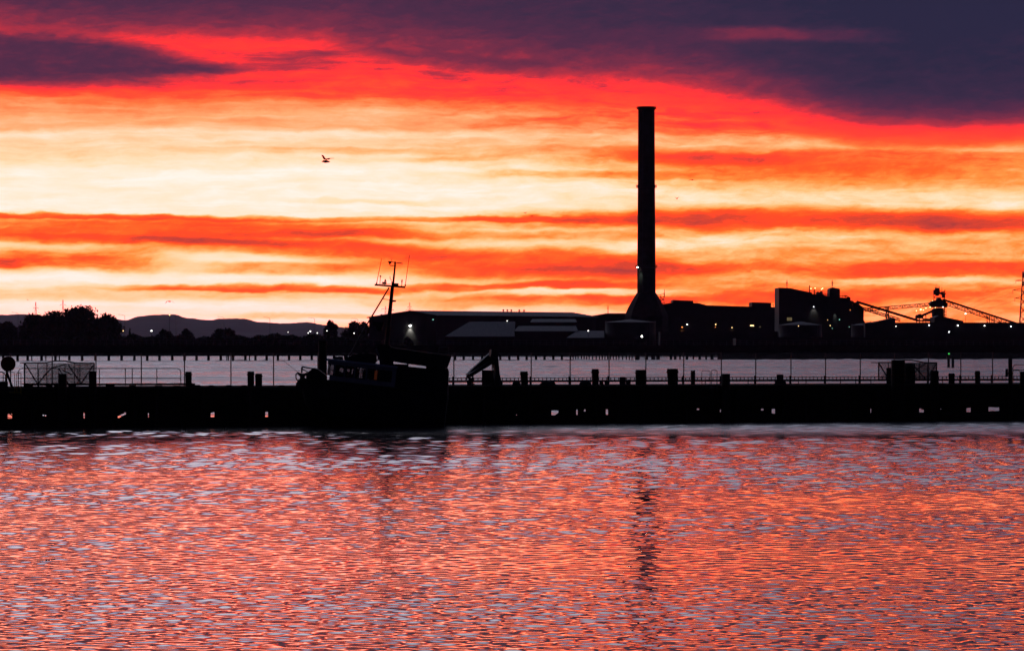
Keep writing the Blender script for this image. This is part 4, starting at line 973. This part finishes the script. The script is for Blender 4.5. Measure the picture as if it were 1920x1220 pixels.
fs += [tuple(range(n)), tuple(range((len(secs)-1)*n, len(secs)*n))[::-1]]
hull = MB().addvf(vs, fs).build('hull', M['navy'], boat, **lb)
mb = MB()
for i in range(len(secs)-1):
    for s in (-1, 1):
        a, c = secs[i], secs[i+1]; f = lambda q: Vector((q[0]-(.5 if q[0] < -5 else 0), s*(q[1]+.04), q[2]-.12)); mb.bar(f(a), f(c), .12, .14)
mb.build('rubbing_strake', M['black'], hull, **lb)
bp([(575,700),(588.5,689.5),(597,692),(612,703),(613,722),(575,722)], -1.0, 1.0).build('foredeck_house', M['navy'], boat, **lb)
# pulpit and anchor gear
mb = MB(); y = -.25
mb.tube([L(590,691.5,y), L(580,690,y), L(567.5,687.3,y), L(565.8,688.5,y), L(565.6,699,y)], .045, 8)
mb.tube([L(566.2,691,y), L(577,697,y), L(587,702,y)], .045, 8); mb.tube([L(588,702,y), L(580,702.5,y), L(574,706,y)], .04, 8)
for yy in (.3,): mb.tube([L(590,691.5,yy), L(567.5,687.3,yy), L(565.6,699,yy)], .045, 8); mb.tube([L(567,687.3,-.25), L(567,687.3,.3)], .045, 8)
mb.build('pulpit', M['galv'], boat, smooth=True, **lb)
bp([(556,699),(558.5,697),(564,699.5),(570,700),(575.5,697.5),(574.5,702),(571,707),(576,712),(588,713),(590,728),(556.5,728),(558,720),(561.5,712),(563,706)], -.2, .2).build('anchor_roller', M['steel'], boat, **lb)
mb = MB(); mb.tube([L(557.5,699), L(554.6,702), L(555,708), L(557,712.5), L(560,714)], .05, 8); mb.tube([L(559.5,714), L(556.5,719), L(555.5,727)], .06, 8); mb.build('anchor', M['rust'], boat, smooth=True, **lb)
MB().tube([L(558,697), L(548,689), L(540,682.5), L(530,675)], .018, 5).build('mooring_line', M['canvas'], boat, **lb)
# wheelhouse: a hollow box, so the water shows through its windows
wl = [(617.6,685,624.8,703),(630,685.5,646.2,706),(648.8,686.5,664.8,707),(667.5,687.5,687,709),(689.5,690,735,712)]
zt = L(655,676).z; zs = L(655,685.8).z-.02; zl = L(655,706.5).z; zb = L(700,722).z-.3
x0 = L(619,675).x; xe = L(745,690).x; hw = 1.5
wx = [(L(617.8,694).x, L(627,694).x), (L(630.5,695).x, L(645.8,695).x), (L(649.3,696).x, L(664.3,696).x), (L(668.3,698).x, L(686.5,698).x), (L(690.5,702).x, L(735,706).x)]
cab = MB(); cab.box(x0+.15, xe, -hw, -hw+.06, zb, zl); cab.box(x0-.1, xe, -hw, -hw+.06, zs, zt-.06)
cab.box(x0+.15, xe, hw-.06, hw, zb, zl); cab.box(x0-.1, xe, hw-.06, hw, zs, zt-.06)
xs = [x0-.05]+[v for q in wx for v in q]+[xe]
for i in range(0, len(xs), 2):
    if xs[i+1]-xs[i] > .02:
        for yy in (-hw, hw-.06): cab.box(xs[i], xs[i+1], yy+.002, yy+.058, zl, zs)
cab.box(xe-.06, xe-.002, -hw+.06, hw-.06, zb, zt-.06)
cab.hull8([(x0+.15,-hw+.06,zb),(x0+.22,-hw+.06,zb),(x0+.22,hw-.06,zb),(x0+.15,hw-.06,zb)], [(x0+.15,-hw+.06,zl),(x0+.22,-hw+.06,zl),(x0+.22,hw-.06,zl),(x0+.15,hw-.06,zl)])
wh = cab.build('wheelhouse', M['white'], boat, **lb)
MB().hull8([(x0-.35,-hw-.1,zt-.16),(xe+.1,-hw-.1,zt-.16),(xe+.1,hw+.1,zt-.16),(x0-.35,hw+.1,zt-.16)], [(x0-.2,-hw,zt),(xe+.05,-hw,zt),(xe+.05,hw,zt),(x0-.2,hw,zt)]).build('wheelhouse_roof', M['white'], wh, **lb)
for i, (a, b) in enumerate(wx):
    fr = MB(); t_ = .045
    for p, q in (((a,zs),(b,zs)),((a,zl),(b,zl)),((a,zl),(a,zs)),((b,zl),(b,zs))): fr.bar((p[0],-hw-.01,p[1]), (q[0],-hw-.01,q[1]), .05, .05)
    if i == 3: fr.bar((a,-hw-.01,(zl+zs)/2-.05), (b,-hw-.01,(zl+zs)/2-.05), .04); fr.bar(((a+b)/2+.05,-hw-.01,zl), ((a+b)/2+.05,-hw-.01,zs), .04)
    if i == 0: fr.bar((a,-hw-.01,(zl+zs)/2+.03), (b,-hw-.01,(zl+zs)/2-.05), .05)
    if i == 4:
        fr.bar((a+(b-a)*.42,-hw-.01,zl), (a+(b-a)*.42,-hw-.01,zs), .05)
        fr.box(a+(b-a)*.44, b, -hw-.02, -hw+.0, zl+.02, zs-.02)
    fo = fr.build('window_frame', M['black'], wh, **lb)
    MB().box(a, b, -hw+.02, -hw+.03, zl, zs).build('pane', M['glass'], fo, **lb)
ins = MB(); r5 = random.Random(2)             # what stands in the cabin against the light
fl = zl-.5
for xa, xb, zh in ((L(630,697).x,L(636,697).x,.74),(L(637,697).x,L(640,697).x,.45),(L(648,697).x,L(655,697).x,.5),(L(655.5,697).x,L(659,697).x,.78),(L(661,697).x,L(665,697).x,.6),(L(667,697).x,L(672,697).x,.86),(L(681,697).x,L(692,697).x,.9),(L(692,697).x,L(705,697).x,1.0),(L(708.2,697).x,L(711,697).x,1.0),(L(716,697).x,L(745,697).x,1.0),(L(687,697).x,L(703,697).x,1.0),(L(706.5,697).x,L(712,697).x,1.0),(L(714.4,697).x,L(718,697).x,1.0),(L(672,697).x,L(674,697).x,1.0),(L(640.5,697).x,L(645,697).x,.35)):
    ins.box(xa, xb, .05, .5, fl, zl+(zs-zl)*zh)
ins.box(L(628,697).x, L(667,697).x, .6, .9, fl, zl+(zs-zl)*.28); ins.box(L(626,697).x, L(668,697).x, -.2, 0, zs-.22, zs)
ins.build('cabin_fittings', M['canvas'], wh, **lb)
for xa, xb, za, zb_ in ((702.2,707.6,.02,.86),(711.4,714.8,.45,.86),(711.2,713.2,.04,.16)):
    MB().box(L(xa,703).x, L(xb,703).x, -.4, -.36, zl+(zs-zl)*za, zl+(zs-zl)*zb_).build('glow_panel', E['dimcab'], wh, **lb)  # self-glowing orange strips added behind the aft window
# aft house, raised deck and covered tender
bp([(736,682),(763,683),(764,686.8),(799,690.5),(802,687),(840,692),(840,750),(736,740)], -1.45, 1.45).build('aft_house', M['navy'], boat, **lb)
for x, y in ((737,684),(765,687),(801,691.5),(822,693.5),(838,695.5)):
    for yy in (-1.3, 1.3): MB().bar(L(x, y+5, yy), L(x-1, y-5, yy), .07).build('deck_post', M['galv'], boat, **lb)
bp([(726,662),(735,651),(765,655.5),(800,661),(820,663),(846.5,666.5),(843,678),(838.5,689.5),(835,691),(800,686.4),(764,681.6),(730,676)], -1.35, 1.35).build('covered_tender', M['canvas'], boat, **lb)
mb = MB()
for a, b in (((821,664),(823.5,649.8)),((823.5,649.8),(841,650.5)),((841,650.5),(842,665)),((821,657),(842,658))):
    for yy in (-.6, .6): mb.bar(L(*a, yy), L(*b, yy), .05)
mb.build('stern_light_frame', M['galv'], boat, **lb)
bp([(839.5,690),(841.5,697),(841,708),(840.2,728),(838,728),(837,690)], -1.3, 1.3).build('stern_canopy', M['canvas'], boat, **lb)
mb = MB(); 
for x in (800, 812, 824, 836): mb.bar(L(x, 690+(x-800)*.1, -1.4), L(x, 684+(x-800)*.1, -1.4), .04)
mb.build('stern_rail', M['galv'], boat, **lb)
# roof gear between wheelhouse and mast
mb = MB()
for a, b, w in (((628.5,675),(628.5,668),.28),((634,675),(634,669),.18),((640,676),(640,670),.3),((648,678),(651,667),.12),((633,669),(643,669.5),.1),((655,678),(655,668),.6),((663,679),(668,664),.5),((672,680),(676,660),.3),((680,681),(690,655),.25)): mb.bar(L(*a), L(*b), w)
mb.build('roof_rail', M['steel'], boat, **lb)
bp([(652,678),(656,668),(672,664),(690,662),(705,664),(707,676),(704,681),(690,680)], -.8, .8).build('roof_locker', M['canvas'], boat, **lb)
bp([(712,682),(712,664),(708,652),(712,644),(730,646),(735,652),(738,688)], -.6, .6).build('funnel_casing', M['canvas'], boat, **lb)
MB().bar(L(705,653), L(711,668), .10).build('roof_ladder', M['white'], boat, **lb)
MB().hull8([L(698,639.5,-.4), L(717,638.5,-.4), L(717,638.5,.4), L(698,639.5,.4)], [L(704,645,-.2), L(711,644,-.2), L(711,644,.2), L(704,645,.2)]).build('radar_reflector', M['white'], boat, **lb)
# mast and its gear
mast = MB().tube([L(723.5,690), L(725.8,640), L(730.5,590), L(735.8,538)], [.185,.18,.16,.14], 12).build('mast', M['steel'], boat, smooth=True, **lb)
MB().tube([L(736.5,541), L(738.6,518), L(740.8,497)], [.09,.08,.07], 10).build('topmast', M['steel'], mast, smooth=True, **lb)
MB().bar(L(702.5,533.8,-.1), L(760,538.5,-.1), .12, .15).build('crosstree', M['steel'], mast, **lb)
MB().bar(L(714,531.5), L(733,532.2), .035).build('crosstree_brace', M['steel'], mast, **lb)
sc = MB(); sc.prism([L(x, y, -.12) for x, y in ((727.3,490),(733.5,490.3),(734,494.3),(729,494),(728.5,492.8))], (0,.24,0)); sc.bar(L(730,493.5), L(731.8,498), .07); sc.bar(L(731.3,497.8), L(741,498.8), .06); sc.bar(L(740.8,499), L(740.8,490.5), .14)
sc.build('radar_mount', M['steel'], mast, **lb)
MB().hull8([L(728,489.2,-.06), L(755,493.0,-.06), L(755,493.0,.06), L(728,489.2,.06)], [L(728,490.6,-.08), L(755,494.8,-.08), L(755,494.8,.08), L(728,490.6,.08)]).build('radar_scanner', M['white'], mast, **lb)
MB().tube([L(734.4,490.5), L(734.4,486)], [.022,.016], 6).build('masthead_aerial', M['steel'], mast, **lb); MB().ball(L(734.4,485.6), .035).build('masthead_light', M['white'], mast, **lb)
for a, b in (((706,533),(715.6,484)),((759.6,537),(767.8,478))):
    f = MB().tube([L(*a), L(a[0]+.5, a[1]-4)], .05, 8).build('whip_aerial', M['black'], mast, **lb); MB().tube([L(a[0]+.4, a[1]-3), L(*b)], [.028,.02], 6).build('whip', M['black'], f, **lb)
for a, b, r0, yt in (((712.2,533.8),(713.3,518.5),.026,518.4),((753,537.5),(753.9,524.5),.03,528)):
    f = MB().tube([L(*a), L(*b)], r0, 8).build('navigation_aerial', M['white'], mast, **lb)
    if yt < 520: MB().lathe(L(713.3,518.6), [(.03,-.02),(.075,0),(.07,.07),(.02,.1)], 12).build('aerial_head', M['white'], f, **lb)
    else: MB().tube([L(753.4,530), L(753.7,527.5), L(753.9,524)], [.045,.06,.045], 10).build('aerial_head', M['white'], f, **lb)
for a, b, y0, y1 in ((716.3,725,528.2,533.2),(738.5,747.6,530.4,535.6)):
    f = MB().hull8([L(a,y0+.2,-.2), L(b,y0+.9,-.2), L(b,y0+.9,.1), L(a,y0+.2,.1)][::1], [L(a+.6,y1-.6,-.24), L(b-.6,y1,-.24), L(b-.6,y1,.12), L(a+.6,y1-.6,.12)]).build('deck_light', M['black'], mast, **lb)
    MB().bar(L((a+b)/2, y1), L((a+b)/2, y1+2.5), .06).build('bracket', M['steel'], f, **lb)
MB().tube([L(722.4,528.5), L(722.4,526), L(722.6,523)], [.10,.075,.02], 10).build('horn', M['steel'], mast, **lb)
MB().tube([L(731.4,517.5), L(731.2,520.5), L(732,523.8), L(735,525)], .024, 6).build('hook', M['steel'], mast, **lb)
MB().bar(L(734.5,527), L(734.8,538), .07).build('bracket', M['steel'], mast, **lb)
MB().tube([L(729.6,539), L(708,575), L(686.8,610), L(668,643), L(655,668)], .062, 8).build('fore_stay', M['steel'], mast, **lb)
MB().tube([L(729,578), L(725,600), L(721,628), L(719,645)], .032, 8).build('halyard_pole', M['steel'], mast, **lb)
MB().bar(L(718.5,560.3), L(731,562), .05).build('spreader', M['steel'], mast, **lb); MB().ball(L(718.4,559.4), .055).build('lamp', M['white'], mast, **lb)
MB().prism([L(x, y, -.15) for x, y in ((734,562),(743,562.8),(742,565.8),(734,566.3))], (0,.3,0)).build('radar_platform', M['steel'], mast, **lb)
MB().bar(L(716.5,592.5), L(728,593.6), .05).build('spreader', M['steel'], mast, **lb); MB().bar(L(715.2,588.8), L(717,592.6), .09).build('floodlamp', M['black'], mast, **lb)
MB().tube([L(733.5,581), L(737.4,581.3), L(738.2,580)], .022, 6).build('hook', M['steel'], mast, **lb)
rd_ = MB().prism([L(x, y, -.4) for x, y in ((699.5,603.2),(720,603.8),(719.5,611),(716.5,612),(716,620),(708,620.4),(705.5,611.5),(699.8,610.5))], (0,.8,0)).build('radar_box', M['black'], mast, **lb)
MB().bar(L(687,610.8), L(728,612.6), .06).build('radar_arm', M['steel'], rd_, **lb)
MB().prism([L(x, y, -.1) for x, y in ((690,612),(693,613),(693.5,618),(691.5,618.5),(690.5,615))], (0,.2,0)).build('small_lamp', M['black'], rd_, **lb)

# ------------------------------------------------------------------ gulls
def gull(label, x, y, D, joints, body, span, wc=((1.9,1.5,.2),(1.9,1.3,.2))):
    """joints: left wing tip, left wrist, left root, right root, right wrist, right tip as photo points; body: beak, head, breast, rump, tail"""
    k = D/F; c = P(x, y, D); mb = MB()
    pb = [P(*q, D) for q in body]; r = span*k
    mb.tube(pb, [.15*r, .7*r, 1.05*r, .8*r, .25*r], 8)
    def wing(pts, ys, chord):
        p = [P(px, py, D)+Vector((0, yy, 0))*min(1, r*14) for (px, py), yy in zip(pts, ys)]; vs = []
        for q, w in zip(p, chord): vs += [q+Vector((-w*r*.5, 0, w*r*.12)), q+Vector((w*r*.5, 0, -w*r*.12)), q+Vector((0, .05*r, .16*r))]
        for i in range(len(p)-1):
            o = 3*i; mb.addvf([vs[o], vs[o+1], vs[o+2], vs[o+3], vs[o+4], vs[o+5]], [(0,1,4,3),(1,2,5,4),(2,0,3,5)])
        n_ = len(p)-1; mb.addvf(vs[3*n_:3*n_+3], [(0,1,2)])
    wing(joints[:3][::-1], (0, -.12, -.25), wc[0]); wing(joints[3:], (0, .15, .3), wc[1])
    mb.build('gull', M['feather'], loc=c, label=label, category='gull', group='gulls in the sky', recalc=False)
gull('nearest gull, flying left with one wing raised, high in the bright sky left of centre', 611, 298, 230, [(605,291.5),(607.5,296),(610.5,300),(612,299),(618,296.8),(625.5,296.5)], [(603,303.2),(606,302.6),(609.5,303),(614,303),(618.8,303.4)], 2.5, ((3.0,2.0,1.9),(3.0,1.5,.5)))
gull('gull with both wings arched down, low over the hill left of the boat', 318, 566, 330, [(310,569.5),(313,565),(317,564.3),(319,564.3),(322.5,564.6),(327,568)], [(315,565.2),(316.2,564.9),(317.6,564.9),(319.2,565.2),(320.5,565.3)], 1.1)
gull('upper of two small gulls right of the tall chimney, wings arched down', 1297.5, 337.5, 480, [(1290.5,339.5),(1294,337.3),(1296.6,336.8),(1299,336.8),(1301.5,337),(1304.5,339)], [(1295.5,337.6),(1296.5,337.3),(1298,337.2),(1299.3,337.4),(1300.4,337.5)], .9)
gull('lower of two small gulls right of the tall chimney, wings raised in a shallow V', 1269, 371.5, 480, [(1264.5,369.5),(1267,370.8),(1268.6,371.8),(1269.6,371.8),(1271,370.8),(1273.4,369.2)], [(1267.4,372.2),(1268.2,372.1),(1269.2,372.2),(1270,372.6),(1270.6,373)], .85)
gull('left and higher of two tiny gulls left of the chimney', 984, 398.6, 560, [(980.5,397.5),(982.5,398.5),(984,399),(985,399),(986.5,398.4),(988.5,397.2)], [(982.8,399.3),(983.6,399.2),(984.5,399.3),(985.4,399.5),(986,399.6)], .75)
gull('right and lower of two tiny gulls left of the chimney', 996.5, 404.5, 560, [(991.5,403.6),(993.8,404.2),(996,405),(997.5,405),(999.5,403.8),(1002,403.4)], [(994.8,405.6),(995.7,405.4),(996.8,405.4),(998,405.2),(998.8,405.1)], .8)
gull('speck of a gull just left of the foot of the chimney', 1146, 525, 800, [(1144.3,524),(1145,524.6),(1145.8,525),(1146.3,525),(1147,525.2),(1147.9,526)], [(1145.3,525.2),(1145.7,525.1),(1146.2,525.2),(1146.7,525.4),(1147,525.5)], .55)
gull('speck of a gull over the trees near the left edge', 52, 562, 700, [(50.5,560.5),(51.2,561.2),(51.8,561.9),(52.3,561.9),(53,562.3),(54,563.3)], [(51.2,562.1),(51.6,562),(52.1,562.1),(52.6,562.4),(53,562.5)], .55)

# ------------------------------------------------------------------ weed on the near water
D = H*F/(1050-HY); t = thing('floating_weed', 'short broken string of black weed floating on the water at the left', 'floating weed', P(86, 1050, D))
for x, y, hw_, hh_ in ((71,1050.6,2.6,.7),(75.5,1050.7,1.6,.8),(80,1050.5,2.3,.8),(86.7,1050.6,1.8,1.5),(92,1049.2,1.9,.8),(97,1048.8,1.2,1.0),(101,1048.4,2.6,1.1)):
    Dy = H*F/(y-HY); p = P(x, y, Dy); MB().ball(p+Vector((0,0,.01)), 1.0, 8, 5, (hw_*Dy/F, .10, hh_*Dy/F)).build('clump', M['weed'], t, smooth=True)

# ------------------------------------------------------------------ evening haze
hz = MB().box(-6000, 6000, -1000, 21500, -4.2, 185).build('haze', bpy.data.materials.new('thin_haze'), kind='stuff')
hm = hz.data.materials[0]; hm.use_nodes = True; hm.node_tree.nodes.clear(); q = G(hm.node_tree)
pv = q.n('ShaderNodeVolumePrincipled'); pv.inputs['Color'].default_value = (.80,.50,.95,1); pv.inputs['Density'].default_value = HAZE; pv.inputs['Anisotropy'].default_value = .35
mo = q.n('ShaderNodeOutputMaterial'); hm.node_tree.links.new(pv.outputs[0], mo.inputs['Volume'])
